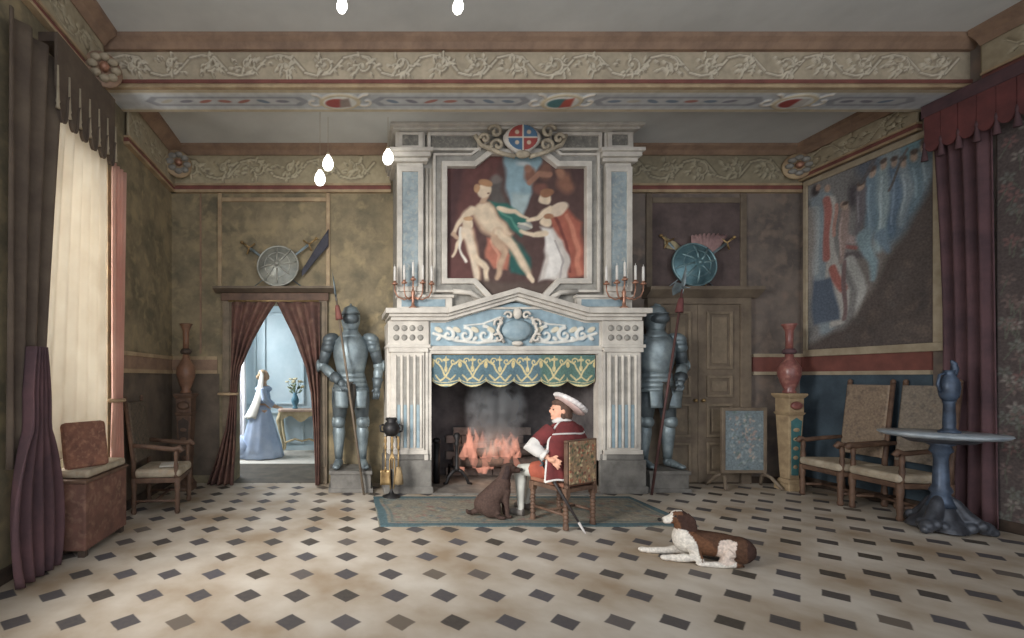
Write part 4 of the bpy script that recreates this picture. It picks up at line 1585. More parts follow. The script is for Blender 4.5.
# pelmet cloth under the lintel
cv = Canvas(0, 2.26, -0.46, 0, 340, 72, (78, 118, 132), seed=4, wobble=0.006, wscale=30)
cv.mottled(0.08, 14)
GO = (208, 188, 130)
for k in range(6):
    c = 0.19 + k * 0.376
    hue = (74, 112, 94) if k >= 4 else (80, 110, 122)
    cv.poly([(c - 0.188, -0.46), (c + 0.188, -0.46), (c + 0.188, 0), (c - 0.188, 0)], hue, 0.05, 0.8)
for k in range(7):
    c = k * 0.376
    for s in (-1, 1):
        cv.stroke([(c, -0.06), (c + s * 0.1, -0.14), (c + s * 0.19, -0.3), (c + s * 0.12, -0.36), (c + s * 0.05, -0.28)], 0.022, GO)
        cv.stroke(spiral(c + s * 0.09, -0.09, 0.05, 0, 1.0, s), 0.018, GO)
    cv.ell(c, -0.13, 0.03, 0.055, (220, 196, 130))
    cv.ell(c + 0.188, -0.2, 0.026, 0.05, GO)
    cv.ell(c + 0.188, -0.07, 0.05, 0.022, GO)
    cv.stroke([(c + 0.188, -0.03), (c + 0.188, -0.16)], 0.016, GO)
for k in range(6):
    c = 0.19 + k * 0.376
    arc = [(c + 0.188 * math.cos(a), -0.355 - 0.075 * math.sin(a)) for a in np.linspace(0, PI, 14)]
    cv.stroke(arc, 0.026, (222, 206, 140))
    cv.stroke([(x, y + 0.04) for x, y in arc], 0.012, GO)
pelm = thing('fireplace_pelmet', 'blue green scalloped pelmet with gold scrolls hanging in the fireplace opening', 'pelmet', (FCX, FY + 0.03, FZ), world=True)


def in_pelm(u, v):
    x, y = u * 2.26, -0.46 + 0.46 * v
    k = (x / 0.376) % 1
    return y > -0.365 - 0.08 * math.sin(k * PI)


o = picture('cloth', cv, (FCX - 1.13, FY + 0.02, FZ - 0.46 - 0.012), (2.26, 0, 0), (0, 0, 0.46), M['weave'], pelm, clip=in_pelm, thick=0.008)
for v_ in o.data.vertices:
    v_.co.y += 0.022 * math.sin((v_.co.x + 1.13) / 0.376 * 2 * PI) * (-v_.co.z / 0.46)
q = MB()
q.tube([(FCX - 1.13, FY + 0.045, FZ - 0.005), (FCX + 1.13, FY + 0.045, FZ - 0.005)], 0.012, 8)
q.build('rod', M['brass'], pelm)

# andirons, logs, flames, smoke
def andiron(x, h, label):
    t = thing('andiron', label, 'andiron', (x, 6.62, 0.025))
    q = MB()
    q.lathe([(0, 0.2), (0.04, 0.2), (0.045, 0.24), (0.028, 0.28), (0.038, 0.36), (0.024, 0.42), (0.03, h - 0.2), (0.046, h - 0.16), (0.03, h - 0.12), (0.056, h - 0.05), (0.03, h), (0, h)], n=16)
    q.build('post', M['iron'], t)
    q = MB()
    for s in (-1, 1):
        q.tube([(0, 0, 0.22), (s * 0.06, -0.02, 0.2), (s * 0.13, -0.03, 0.12), (s * 0.16, -0.03, 0.03), (s * 0.21, -0.03, 0.022)], [0.03, 0.028, 0.026, 0.024, 0.018], 10)
    q.build('scroll_foot', M['iron'], t)
    q = MB()
    q.tube([(0, 0.02, 0.22), (0, 0.35, 0.2), (0, 0.52, 0.19), (0, 0.53, 0.0)], 0.02, 8)
    q.build('log_rest', M['iron'], t)


andiron(fx(459) + 0.06, 0.76, 'tall black iron andiron on the left of the fire')
andiron(FX1 - 0.5, 0.76, 'black iron andiron on the right of the fire, behind the seated man')
q = MB()
q.tube([(FX0 + 0.16, 6.7, 0.03), (FX0 + 0.17, 6.72, 0.62)], [0.05, 0.045], 14)
q.ell((FX0 + 0.17, 6.72, 0.65), (0.062, 0.062, 0.05))
o = q.build('iron_post', M['iron'])
tag(o, 'short dark iron post standing at the left inside of the fireplace', 'post')
for i, (x0_, x1_, y_, z_, r, lab) in enumerate(((fx(463), FX1 - 0.35, 6.85, 0.31, 0.075, 'front charred log lying across the andirons'), (fx(470), FX1 - 0.42, 7.03, 0.32, 0.085, 'rear charred log lying across the andirons'), (fx(472), FX1 - 0.6, 6.94, 0.45, 0.07, 'topmost charred log of the fire'))):
    q = MB()
    pts = [(x0_ + (x1_ - x0_) * k / 8, y_ + 0.012 * math.sin(k * 2.1 + i), z_ + 0.012 * math.cos(k * 1.7)) for k in range(9)]
    q.tube(pts, [r * (1 + 0.08 * math.sin(k * 3 + i)) for k in range(9)], 12)
    o = q.build('firewood_log', M['logs'])
    tag(o, lab, 'log', 'logs in the fireplace')
fm, nt, b_ = nmat('flame')
N, L = nt.nodes, nt.links
nt.nodes.remove(b_)
em = N.new('ShaderNodeEmission')
em.inputs['Color'].default_value = lin4((255, 176, 150))
em.inputs['Strength'].default_value = 1.0
trn = N.new('ShaderNodeBsdfTransparent')
ly = N.new('ShaderNodeLayerWeight')
ly.inputs['Blend'].default_value = 0.35
rp = N.new('ShaderNodeMapRange')
rp.inputs['To Min'].default_value = 0.32
rp.inputs['To Max'].default_value = 0.04
L.new(ly.outputs['Facing'], rp.inputs['Value'])
mx = N.new('ShaderNodeMixShader')
L.new(rp.outputs['Result'], mx.inputs[0])
L.new(trn.outputs[0], mx.inputs[1])
L.new(em.outputs[0], mx.inputs[2])
L.new(mx.outputs[0], N['Material Output'].inputs[0])
q = MB()
rg = random.Random(5)
for k in range(34):
    x = fx(rg.uniform(472, 538))
    y = 6.78 + rg.uniform(0, 0.3)
    h = rg.uniform(0.2, 0.42) * (1.2 - abs(x - fx(505)) * 0.5)
    z = rg.uniform(0.12, 0.42)
    pts = [(x, y, z), (x + rg.uniform(-.03, .03), y, z + h * 0.3), (x + rg.uniform(-.05, .05), y, z + h * 0.65), (x + rg.uniform(-.06, .06), y, z + h)]
    q.tube(pts, [0.025, 0.055, 0.035, 0.004], 10)
o = q.build('flames', fm)
tag(o, 'pinkish orange flames rising from the logs in the fireplace', 'fire', kind='stuff')
# smoke: a soft plume
sm, nt, b_ = nmat('smoke')
N, L = nt.nodes, nt.links
nt.nodes.remove(b_)
pv = N.new('ShaderNodeVolumePrincipled')
pv.inputs['Color'].default_value = (0.95, 0.97, 1.0, 1)
pv.inputs['Anisotropy'].default_value = 0.1
tc = N.new('ShaderNodeTexCoord')
nz = N.new('ShaderNodeTexNoise')
nz.inputs['Scale'].default_value = 5.5
nz.inputs['Detail'].default_value = 3
L.new(tc.outputs['Object'], nz.inputs['Vector'])
gr = N.new('ShaderNodeTexGradient')
gr.gradient_type = 'SPHERICAL'
mp = N.new('ShaderNodeMapping')
mp.inputs['Scale'].default_value = (1 / 0.5, 1 / 0.36, 1 / 0.85)
L.new(tc.outputs['Object'], mp.inputs['Vector'])
L.new(mp.outputs[0], gr.inputs[0])
m1 = N.new('ShaderNodeMapRange')
m1.inputs['From Min'].default_value = 0.4
m1.inputs['From Max'].default_value = 0.7
L.new(nz.outputs['Fac'], m1.inputs['Value'])
m2 = N.new('ShaderNodeMath')
m2.operation = 'MULTIPLY'
L.new(m1.outputs[0], m2.inputs[0])
mq = N.new('ShaderNodeMath')
mq.operation = 'POWER'
mq.inputs[1].default_value = 1.6
L.new(gr.outputs['Fac'], mq.inputs[0])
L.new(mq.outputs[0], m2.inputs[1])
m3 = N.new('ShaderNodeMath')
m3.operation = 'MULTIPLY'
L.new(m2.outputs[0], m3.inputs[0])
m3.inputs[1].default_value = 80.0
L.new(m3.outputs[0], pv.inputs['Density'])
L.new(pv.outputs[0], N['Material Output'].inputs['Volume'])
q = MB()
q.ell((0, 0, 0), (0.5, 0.34, 0.85), n=20)
o = q.build('smoke', sm)
o.location = (fx(510), 6.86, 1.1)
tag(o, 'pale smoke drifting up above the fire', 'smoke', kind='stuff')
fl = bpy.data.lights.new('firelight', 'POINT')
fl.energy = 7
fl.color = (1, 0.62, 0.42)
fl.shadow_soft_size = 0.2
o = bpy.data.objects.new('firelight', fl)
COL.objects.link(o)
o.location = (fx(502), 6.66, 0.42)

# candelabra on the mantel
def candelabrum(x, label, clabel):
    t = thing('candelabrum', label, 'candelabrum', (x, FY - 0.1, 2.531))
    MB().lathe([(0, 0), (0.06, 0), (0.06, 0.015), (0.025, 0.04), (0.018, 0.1), (0.032, 0.14), (0.02, 0.18), (0.03, 0.22), (0.014, 0.26), (0, 0.26)], n=16).build('stem', M['copper'], t)
    for k in range(5):
        a = (k - 2) * 0.125
        yy = -0.05 if k % 2 else -0.02
        hz = 0.34 + (0.04 if k == 2 else 0) - 0.01 * abs(k - 2)
        q = MB()
        if k != 2:
            q.tube([(0, 0, 0.16), (a * 0.5, yy * 0.6, 0.12), (a * 0.85, yy, 0.16), (a, yy, 0.24), (a, yy, hz)], [0.012, 0.011, 0.01, 0.009, 0.009], 8)
        else:
            q.tube([(0, 0, 0.22), (0, yy, hz)], 0.011, 8)
        q.lathe([(0, 0), (0.034, 0.0), (0.042, 0.02), (0.018, 0.03), (0.02, 0.05), (0, 0.05)], (a, yy, hz), 14)
        q.build('branch', M['copper'], t)
        c = MB()
        c.lathe([(0, 0), (0.016, 0), (0.016, 0.19), (0.004, 0.2), (0.003, 0.225), (0, 0.225)], n=10)
        co = c.build('candle', M['wax'])
        co.location = (x + a, FY - 0.1 + yy, 2.531 + hz + 0.051)
        tag(co, clabel, 'candle', clabel.replace('white candle', 'candles'))


candelabrum(fx(412) - 0.0, 'copper candelabrum at the left end of the mantel', 'white candle in the left candelabrum on the mantel')
candelabrum(fx(621) - 0.02, 'copper candelabrum at the right end of the mantel', 'white candle in the right candelabrum on the mantel')

# ------------------------------------------------------------------ hearth rug
RX_0, RX_1, RY0, RY1 = 0.31, 3.72, 4.82, 6.02
cv = Canvas(0, RX_1 - RX_0, 0, RY1 - RY0, 330, 120, (128, 122, 106), seed=8, wobble=0.02, wscale=9)
for k in range(420):
    x, y = random.uniform(0, 3.4), random.uniform(0, 1.2)
    cv.ell(x, y, random.uniform(.03, .1), random.uniform(.02, .07), random.choice([(96, 116, 116), (146, 122, 100), (110, 104, 84), (150, 138, 118), (88, 104, 106), (138, 100, 88)]), rot=random.uniform(0, 3), alpha=.6, soft=.6)
BW = 0.1
for (a, b_, c, d) in ((0, 0, 3.41, BW), (0, 1.2 - BW, 3.41, 1.2), (0, 0, BW, 1.2), (3.41 - BW, 0, 3.41, 1.2)):
    cv.poly([(a, b_), (c, b_), (c, d), (a, d)], (60, 92, 102), 0.02, 0.9)
for (a, b_, c, d) in ((.14, .14, 3.27, .17), (.14, 1.03, 3.27, 1.06), (.14, .14, .17, 1.06), (3.24, .14, 3.27, 1.06)):
    cv.poly([(a, b_), (c, b_), (c, d), (a, d)], (84, 100, 98), 0.02, 0.8)
o = picture('hearth_rug', cv, (RX_0, RY0, 0.012), (RX_1 - RX_0, 0, 0), (0, RY1 - RY0, 0), M['weave'], None, thick=0.011)
tag(o, 'long muted carpet with a teal border lying before the fireplace', 'rug')

# ------------------------------------------------------------------ suits of armour
def suit(loc, label, mirror=1, sc=1.24, rz=0.0):
    t = thing('suit_of_armour', label, 'armour', loc, rz, scale=sc)
    S, D = M['steel'], M['steel_dark']
    q = MB()
    q.lathe([(0.0, 1.885), (0.03, 1.88), (0.075, 1.855), (0.105, 1.8), (0.112, 1.74), (0.108, 1.68), (0.09, 1.62), (0.085, 1.585), (0, 1.585)], (0, 0.01, 0), 24, sy=1.18)
    q.tube([(0, 0.14, 1.72), (0, 0.1, 1.84), (0, 0.0, 1.895), (0, -0.08, 1.87)], [0.008, 0.012, 0.014, 0.006], 8)
    hl = q.build('helmet', S, t)
    q = MB()
    q.ell((0, -0.06, 1.72), (0.1, 0.1, 0.075))
    q.tube([(-0.1, -0.04, 1.775), (-0.06, -0.125, 1.775), (0, -0.155, 1.775), (0.06, -0.125, 1.775), (0.1, -0.04, 1.775)], 0.01, 6)
    q.build('visor', D, hl)
    MB().lathe([(0.0, 1.62), (0.085, 1.62), (0.09, 1.58), (0.12, 1.54), (0.15, 1.5), (0, 1.5)], n=22, sy=0.9).build('gorget', S, t)
    q = MB()
    q.lathe([(0, 1.53), (0.13, 1.53), (0.19, 1.47), (0.21, 1.38), (0.2, 1.28), (0.17, 1.15), (0.155, 1.08), (0, 1.08)], (0, 0, 0), 26, sy=0.78, fn=lambda th, z: 1 + 0.1 * max(0, math.cos(th + PI / 2)) ** 6)
    q.build('breastplate', S, t)
    q = MB()
    for k in range(4):
        z = 1.1 - k * 0.055
        q.lathe([(0, z), (0.16 + k * 0.014, z), (0.178 + k * 0.014, z - 0.06), (0, z - 0.06)], n=24, sy=0.82)
    q.build('fauld', S, t)
    for s in (-1, 1):
        q = MB()
        for k in range(3):
            q.ell((s * (0.235 + k * 0.012), 0, 1.49 - k * 0.05), (0.1 - k * 0.008, 0.11, 0.07), (0, s * 0.35, 0))
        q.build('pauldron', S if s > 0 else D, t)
        hand = Vector((s * 0.3, -0.03, 0.9)) if s * mirror > 0 else Vector((s * 0.1, -0.24, 0.97))
        elb = Vector((s * 0.33, 0.03, 1.18))
        sh = Vector((s * 0.26, 0, 1.44))
        q = MB()
        q.tube([sh, sh.lerp(elb, 0.5), elb], [0.072, 0.066, 0.056], 14)
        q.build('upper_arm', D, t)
        q = MB()
        q.ell(elb, (0.068, 0.068, 0.062))
        q.ell(elb + Vector((s * 0.05, 0.02, 0)), (0.03, 0.075, 0.075))
        q.build('elbow_cop', S, t)
        q = MB()
        w_ = elb.lerp(hand, 0.75)
        q.tube([elb, elb.lerp(w_, 0.4), w_], [0.052, 0.058, 0.042], 14)
        q.build('vambrace', S, t)
        q = MB()
        d = (hand - elb).normalized()
        q.tube([w_ - d * 0.06, w_, w_ + d * 0.05], [0.068, 0.05, 0.046], 14)
        q.ell(hand, (0.04, 0.045, 0.05))
        for k in range(4):
            b0 = hand + Vector(((k - 1.5) * 0.02, -0.02, -0.02))
            q.tube([b0, b0 + d * 0.045, b0 + d * 0.06 + Vector((-s * 0.01, 0.015, -0.03))], [0.013, 0.012, 0.009], 6)
        q.tube([hand + Vector((-s * 0.03, -0.01, 0.01)), hand + Vector((-s * 0.055, -0.03, -0.02))], [0.013, 0.01], 6)
        q.build('gauntlet', D, t)
        # legs
        q = MB()
        q.sheet(lambda u, v: (s * 0.1 + (u - 0.5) * (0.17 - 0.03 * v), -0.165 - 0.03 * math.sin(u * PI), 0.9 - 0.2 * v), 10, 6)
        q.build('tasset', S, t, solid=0.012)
        hip, kn, an = Vector((s * 0.11, 0, 0.92)), Vector((s * 0.135, -0.02, 0.53)), Vector((s * 0.14, 0.01, 0.1))
        q = MB()
        q.tube([hip, hip.lerp(kn, 0.4), kn], [0.105, 0.1, 0.068], 16)
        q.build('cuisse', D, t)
        q = MB()
        q.ell(kn + Vector((0, -0.02, 0)), (0.075, 0.08, 0.08))
        q.ell(kn + Vector((s * 0.06, 0, 0)), (0.025, 0.06, 0.07))
        q.build('knee_cop', S, t)
        q = MB()
        q.tube([kn, kn.lerp(an, 0.3) + Vector((0, 0.012, 0)), kn.lerp(an, 0.75), an], [0.06, 0.075, 0.052, 0.046], 16)
        q.build('greave', S, t)
        q = MB()
        for k in range(5):
            q.ell((s * (0.14 + k * 0.006), 0.0 - k * 0.045, 0.06 - k * 0.006), (0.052 - k * 0.002, 0.05, 0.052 - k * 0.006))
        q.build('sabaton', S, t)
    q = MB()
    q.tube([(-0.16, -0.06, 1.0), (0, -0.16, 0.98), (0.16, -0.06, 1.0)], 0.014, 8)
    q.tube([(mirror * 0.02, -0.2, 0.97), (mirror * 0.01, -0.21, 0.85), (mirror * 0.02, -0.2, 0.68)], [0.035, 0.05, 0.02], 12, flat=0.6)
    q.build('belt_and_pouch', M['bronze_dark'], t)
    return t


def pedestal_block(x, y, w_, d_, h, label):
    q = MB()
    q.box(x - w_ / 2, x + w_ / 2, y - d_ / 2, y + d_ / 2, 0, h - 0.05)
    q.box(x - w_ / 2 - 0.03, x + w_ / 2 + 0.03, y - d_ / 2 - 0.02, y + d_ / 2 + 0.02, 0, 0.06)
    q.box(x - w_ / 2 - 0.02, x + w_ / 2 + 0.02, y - d_ / 2 - 0.02, y + d_ / 2 + 0.02, h - 0.05, h)
    o = q.build('plinth_block', M['plinth'], bevel=0.01)
    tag(o, label, 'plinth')


pedestal_block(0.01, 6.5, 0.56, 0.5, 0.3, 'grey stone plinth under the armour beside the doorway')
pedestal_block(4.42, 6.5, 0.54, 0.5, 0.3, 'grey stone plinth under the armour beside the oak door')
suit((0.01, 6.53, 0.3), 'standing steel suit of armour left of the fireplace, red tasselled spear before it', 1)
suit((4.42, 6.53, 0.3), 'standing steel suit of armour right of the fireplace, long dark halberd before it', -1)


def polearm(base, top, label, shaft, tassel, halberd):
    base, top = Vector(base), Vector(top)
    t = thing('halberd' if halberd else 'spear', label, 'halberd' if halberd else 'spear', base)
    d = (top - base)
    ln = d.length
    d.normalize()
    q = MB()
    q.tube([(0, 0, 0), d * (ln - 0.3)], [0.017, 0.015], 10)
    q.build('shaft', shaft, t)
    Mx = d.to_track_quat('Z', 'Y').to_matrix()
    q = MB()
    q.lathe([(0, 0), (0.02, 0), (0.022, 0.05), (0.012, 0.08), (0.04, 0.14), (0.028, 0.25), (0, 0.42)], d * (ln - 0.36), 10, M=Mx, sy=0.35)
    if halberd:
        q.add([d * (ln - 0.32) + Mx @ Vector(p) for p in ((0.01, -.008, 0), (0.14, -.006, -0.04), (0.17, -.004, 0.06), (0.13, -.006, 0.15), (0.01, -.008, 0.1), (0.01, .008, 0), (0.14, .006, -0.04), (0.17, .004, 0.06), (0.13, .006, 0.15), (0.01, .008, 0.1))],
              [(0, 1, 2, 3, 4), (9, 8, 7, 6, 5), (0, 5, 6, 1), (1, 6, 7, 2), (2, 7, 8, 3), (3, 8, 9, 4), (4, 9, 5, 0)])
        q.tube([d * (ln - 0.27), d * (ln - 0.27) + Mx @ Vector((-0.12, 0, -0.03))], [0.02, 0.003], 8)
    else:
        q.tube([d * (ln - 0.3) + Mx @ Vector((-0.08, 0, 0.05)), d * (ln - 0.3), d * (ln - 0.3) + Mx @ Vector((0.08, 0, 0.05))], [0.006, 0.014, 0.006], 8)
    q.build('blade', M['steel'], t)
    q = MB()
    q.lathe([(0, 0.2), (0.026, 0.2), (0.034, 0.16), (0.045, 0.05), (0.05, 0), (0, 0.0)], d * (ln - 0.62), 14, M=Mx, fn=lambda th, z: 1 + 0.12 * math.sin(th * 7))
    q.build('tassel', tassel, t)


polearm((0.19, 6.14, 0.0), (-0.235, 6.21, 3.0), 'spear with a red tassel leaning before the left armour', M['door_wood'], M['red_band'], False)
polearm((4.09, 6.13, 0.0), (4.62, 6.22, 3.1), 'dark red shafted halberd leaning before the right armour', mat('dark_red_shaft', (94, 52, 48), (66, 38, 36), 8, 0.6), M['velvet_red'], True)

# ------------------------------------------------------------------ trophies above the doors
def round_shield(x, z, r, label, pal):
    t = thing('round_shield', label, 'shield', (x, YB - 0.12, z))
    rot = Matrix.Rotation(R(90 - 6), 3, 'X')
    cvn = 64
    q = MB()
    q.lathe([(0, 0.0), (r * 0.9, 0.0), (r, -0.01), (r, 0.012), (r * 0.93, 0.02), (r * 0.75, 0.05), (r * 0.45, 0.085), (r * 0.2, 0.1), (0.0, 0.105)], n=44, M=rot)
    q.build('disc', pal[0], t)
    q = MB()
    pts = [rot @ Vector((math.cos(a) * r * 0.97, math.sin(a) * r * 0.97, 0.015)) for a in np.linspace(0, 2 * PI, 40, endpoint=False)]
    q.tube(pts, 0.013, 8, closed=True)
    pts = [rot @ Vector((math.cos(a) * r * 0.6, math.sin(a) * r * 0.6, 0.068)) for a in np.linspace(0, 2 * PI, 36, endpoint=False)]
    q.tube(pts, 0.008, 6, closed=True)
    q.build('rim', pal[1], t)
    q = MB()
    for k in range(8):
        a = k * PI / 4
        q.tube([rot @ Vector((math.cos(a + 0.02) * r * f_, math.sin(a + 0.25 * f_) * r * f_, h_)) for f_, h_ in ((0.2, 0.1), (0.45, 0.088), (0.75, 0.052), (0.9, 0.026))], [0.012, 0.016, 0.014, 0.006], 6)
    q.ell(rot @ Vector((0, 0, 0.115)), 0.03)
    q.build('embossing', pal[1], t)


round_shield(at(278, 267, 6.7).x, DZ + 0.192 + 0.31, 0.31, 'round silver shield standing on the cornice above the curtained doorway', (mat('silver_shield', (160, 160, 146), (118, 122, 114), 7, 0.4, 0.4), mat('worn_silver_relief', (182, 182, 168), (150, 150, 140), 7, 0.4, 0.4)))
round_shield(at(694, 265, 6.7).x, RZ + 0.152 + 0.33, 0.33, 'round teal steel shield standing on the cornice above the oak door', (mat('teal_shield', (96, 142, 152), (52, 88, 100), 4, 0.35, 0.4), mat('teal_relief', (132, 170, 174), (84, 120, 130), 7, 0.35, 0.4)))


def trophy_sword(p0, p1, label):
    p0, p1 = Vector(p0), Vector(p1)
    t = thing('trophy_sword', label, 'sword', p0)
    d = p1 - p0
    ln = d.length
    d.normalize()
    sd = Vector((d.z, 0, -d.x))
    q = MB()
    q.tube([d * 0.0, d * (ln * 0.7), d * (ln - 0.14)], [0.006, 0.018, 0.022], 8, flat=0.4)
    q.build('blade', M['steel'], t)
    q = MB()
    q.tube([d * (ln - 0.15) - sd * 0.1 - d * 0.02, d * (ln - 0.14), d * (ln - 0.15) + sd * 0.1 - d * 0.02], 0.013, 8)
    q.tube([d * (ln - 0.14), d * (ln - 0.02)], 0.015, 8)
    q.ell(d * ln, 0.024)
    q.build('hilt', M['brass'], t)


ys = YB - 0.05
trophy_sword((-0.72, ys, 2.95), (-1.62, ys, 3.62), 'sword slanting out to the left behind the silver shield')
trophy_sword((-1.42, ys - 0.045, 2.95), (-0.5, ys - 0.045, 3.66), 'sword slanting out to the right behind the silver shield')
trophy_sword((5.45, ys, 2.95), (4.66, ys, 3.72), 'sword slanting out to the left behind the teal shield')
trophy_sword((4.75, ys - 0.045, 2.95), (5.72, ys - 0.045, 3.68), 'sword slanting out to the right behind the teal shield')
# pink plume and yellow pennant of the right trophy
t = thing('feather_plume', 'pink feather plume rising behind the teal shield', 'plume', (5.32, YB - 0.06, 3.2))
q = MB()
for k in range(9):
    a = (k - 4) * 0.2
    q.tube([(0, 0, 0), (0.12 * math.sin(a), 0, 0.25), (0.25 * math.sin(a), -0.02, 0.42), (0.36 * math.sin(a) + 0.03, -0.03, 0.44 + 0.1 * math.cos(a))], [0.01, 0.05, 0.06, 0.015], 10, flat=0.5, up=(1, 0, 0))
q.build('feathers', mat('faded_pink_feathers', (170, 128, 124), (132, 96, 94), 9, 0.9), t)
q = MB()
q.tube([(0, 0, -0.26), (0, 0, 0.05)], 0.012, 8)
q.build('quill_socket', M['brass'], t)
q = MB()
q.sheet(lambda u, v: (4.72 + 0.3 * u, YB - 0.04 + 0.015 * math.sin(u * 9), 3.72 - 0.2 * u - 0.17 * v * (1 - u * 0.6)), 16, 6)
o = q.build('pennant', mat('faded_yellow_silk', (166, 150, 108), (130, 116, 84), 6, 0.9), solid=0.01)
tag(o, 'faded yellow pennant on the wall left of the teal shield', 'pennant')
q = MB()
q.sheet(lambda u, v: (-0.72 + 0.4 * u, YB - 0.07 + 0.015 * math.sin(u * 8), 3.2 + 0.62 * u - 0.26 * v * (0.4 + 0.6 * u)), 18, 6)
o = q.build('pennant', mat('dark_blue_banner', (72, 72, 84), (50, 50, 60), 5, 0.9), solid=0.01)
tag(o, 'dark slate banner slanting upward right of the silver shield', 'pennant')

# ------------------------------------------------------------------ fire tools at the left jamb
t = thing('fire_tool_stand', 'black and brass stand of hearth tools left of the fireplace', 'fire tools', (0.55, 6.0, 0), 0)
q = MB()
q.lathe([(0, 0), (0.12, 0), (0.12, 0.02), (0.04, 0.05), (0.016, 0.1), (0.014, 0.85), (0, 0.85)], n=18)
q.build('base_rod', M['iron'], t)
q = MB()
q.lathe([(0, 0.82), (0.06, 0.82), (0.105, 0.87), (0.115, 0.93), (0.085, 0.99), (0.06, 1.01), (0.08, 1.04), (0.07, 1.06), (0, 1.06)], n=20)
for s in (-1, 1):
    q.tube([(s * 0.1, 0, 0.97), (s * 0.15, 0, 0.95), (s * 0.14, 0, 0.88), (s * 0.09, 0, 0.87)], 0.014, 8)
q.build('black_urn_top', M['iron'], t)
q = MB()
for k in range(3):
    a = 2 * PI * k / 3 + 0.5
    q.tube([(0, 0, 0.83), (0.07 * math.cos(a), 0.07 * math.sin(a), 0.82), (0.08 * math.cos(a), 0.08 * math.sin(a), 0.79)], 0.009, 8)
q.build('hooks', M['iron'], t)
for k, (x, y, kind) in enumerate(((-0.085, -0.07, 'fire_shovel'), (0.0, -0.1, 'fire_tongs'), (0.085, -0.07, 'hearth_brush'))):
    tt = thing(kind, {'fire_shovel': 'brass fire shovel hanging on the hearth tool stand', 'fire_tongs': 'brass fire tongs hanging in the middle of the hearth tool stand', 'hearth_brush': 'brass handled hearth brush hanging on the hearth tool stand'}[kind], 'fire tool', (0.55 + x, 6.0 + y, 0.12))
    q = MB()
    q.lathe([(0, 0.52), (0.014, 0.52), (0.02, 0.56), (0.012, 0.6), (0.022, 0.64), (0.014, 0.68), (0.018, 0.7), (0, 0.7)], n=12)
    q.tube([(0, 0, 0.28), (0, 0, 0.53)], 0.011, 8)
    q.build('handle', M['brass'], tt)
    q = MB()
    if kind == 'fire_shovel':
        q.sheet(lambda u, v: ((u - 0.5) * 0.13, 0.02 * math.cos((u - .5) * PI) - 0.0, 0.06 + 0.2 * v), 8, 6)
        q.tube([(0, 0.02, 0.24), (0, 0, 0.3)], 0.012, 8)
        q.build('blade', M['brass'], tt, solid=0.006)
    elif kind == 'fire_tongs':
        for s in (-1, 1):
            q.tube([(0, 0, 0.5), (s * 0.03, 0, 0.4), (s * 0.035, 0, 0.2), (s * 0.02, 0, 0.02)], 0.01, 8)
        q.build('prongs', M['brass'], tt)
    else:
        q.lathe([(0, 0.3), (0.03, 0.3), (0.055, 0.2), (0.065, 0.08), (0, 0.08)], n=14, fn=lambda th, z: 1 + 0.08 * math.sin(th * 6))
        q.build('bristles', mat('straw_bristles', (170, 140, 92), (130, 104, 66), 14, 0.9), tt)

# ------------------------------------------------------------------ the seated man, his chair and his sword
CH = Vector((2.336, 4.976, 0.012))
CRZ = R(27)


def turned_leg(q, x, y, z0, z1, r=0.024, tw=True):
    prof = []
    n = 40
    for i in range(n + 1):
        z = z0 + (z1 - z0) * i / n
        prof.append((r * (1.0 + (0.22 * math.sin(i / n * 9 * 2 * PI) if 4 < i < n - 5 else 0.15)), z))
    q.lathe([(0, z0)] + prof + [(0, z1)], (x, y, 0), 12)


cv = Canvas(0, 0.42, 0, 0.44, 64, 66, (150, 118, 84), seed=6)
rr = random.Random(3)
for k in range(150):
    cv.ell(rr.uniform(0, .42), rr.uniform(0, .44), rr.uniform(.012, .032), rr.uniform(.008, .02), rr.choice([(176, 84, 56), (98, 100, 62), (206, 182, 130), (120, 62, 46), (190, 150, 96), (82, 84, 60)]), rot=rr.uniform(0, 3), soft=.5)
ch = thing('side_chair', 'carved walnut chair with floral tapestry back under the seated man', 'chair', CH, CRZ)
for sx in (-1, 1):
    for sy in (-1, 1):
        q = MB()
        turned_leg(q, sx * 0.215, sy * 0.21, 0.0, 0.36, 0.026)
        q.box(sx * 0.215 - 0.03, sx * 0.215 + 0.03, sy * 0.21 - 0.03, sy * 0.21 + 0.03, 0.34, 0.43)
        q.build('leg', M['wood'], ch)
q = MB()
q.box(-0.24, 0.24, -0.235, 0.235, 0.385, 0.43)
q.build('seat_rail', M['wood'], ch, bevel=0.008)
q = MB()
q.box(-0.235, 0.235, -0.2, 0.235, 0.43, 0.475)
q.build('seat', mat('orange_brown_seat', (160, 96, 66), (124, 72, 50), 9, 0.9), ch, bevel=0.018)
q = MB()
for s in (-1, 1):
    q.tube([(s * 0.215, -0.2, 0.15), (s * 0.215, 0.2, 0.15)], 0.016, 8)
q.tube([(-0.215, 0.0, 0.15), (0.215, 0.0, 0.15)], 0.016, 8)
q.build('stretcher', M['wood'], ch)
q = MB()
for s in (-1, 1):
    q.box(s * 0.215 - 0.022, s * 0.215 + 0.022, -0.245, -0.2, 0.43, 0.92)
q.box(-0.237, 0.237, -0.245, -0.2, 0.89, 0.93)
q.box(-0.237, 0.237, -0.245, -0.2, 0.46, 0.5)
q.build('back_frame', M['wood'], ch, bevel=0.008)
picture('backrest', cv, (-0.21, -0.252, 0.475), (0.42, 0, 0), (0, 0, 0.44), M['weave'], ch, thick=0.05)

# body: seated, seen from behind, head turned to the left
def man_col(c):
    if c.z > 0.62:
        return (222, 168, 142)
    return (196, 196, 188)


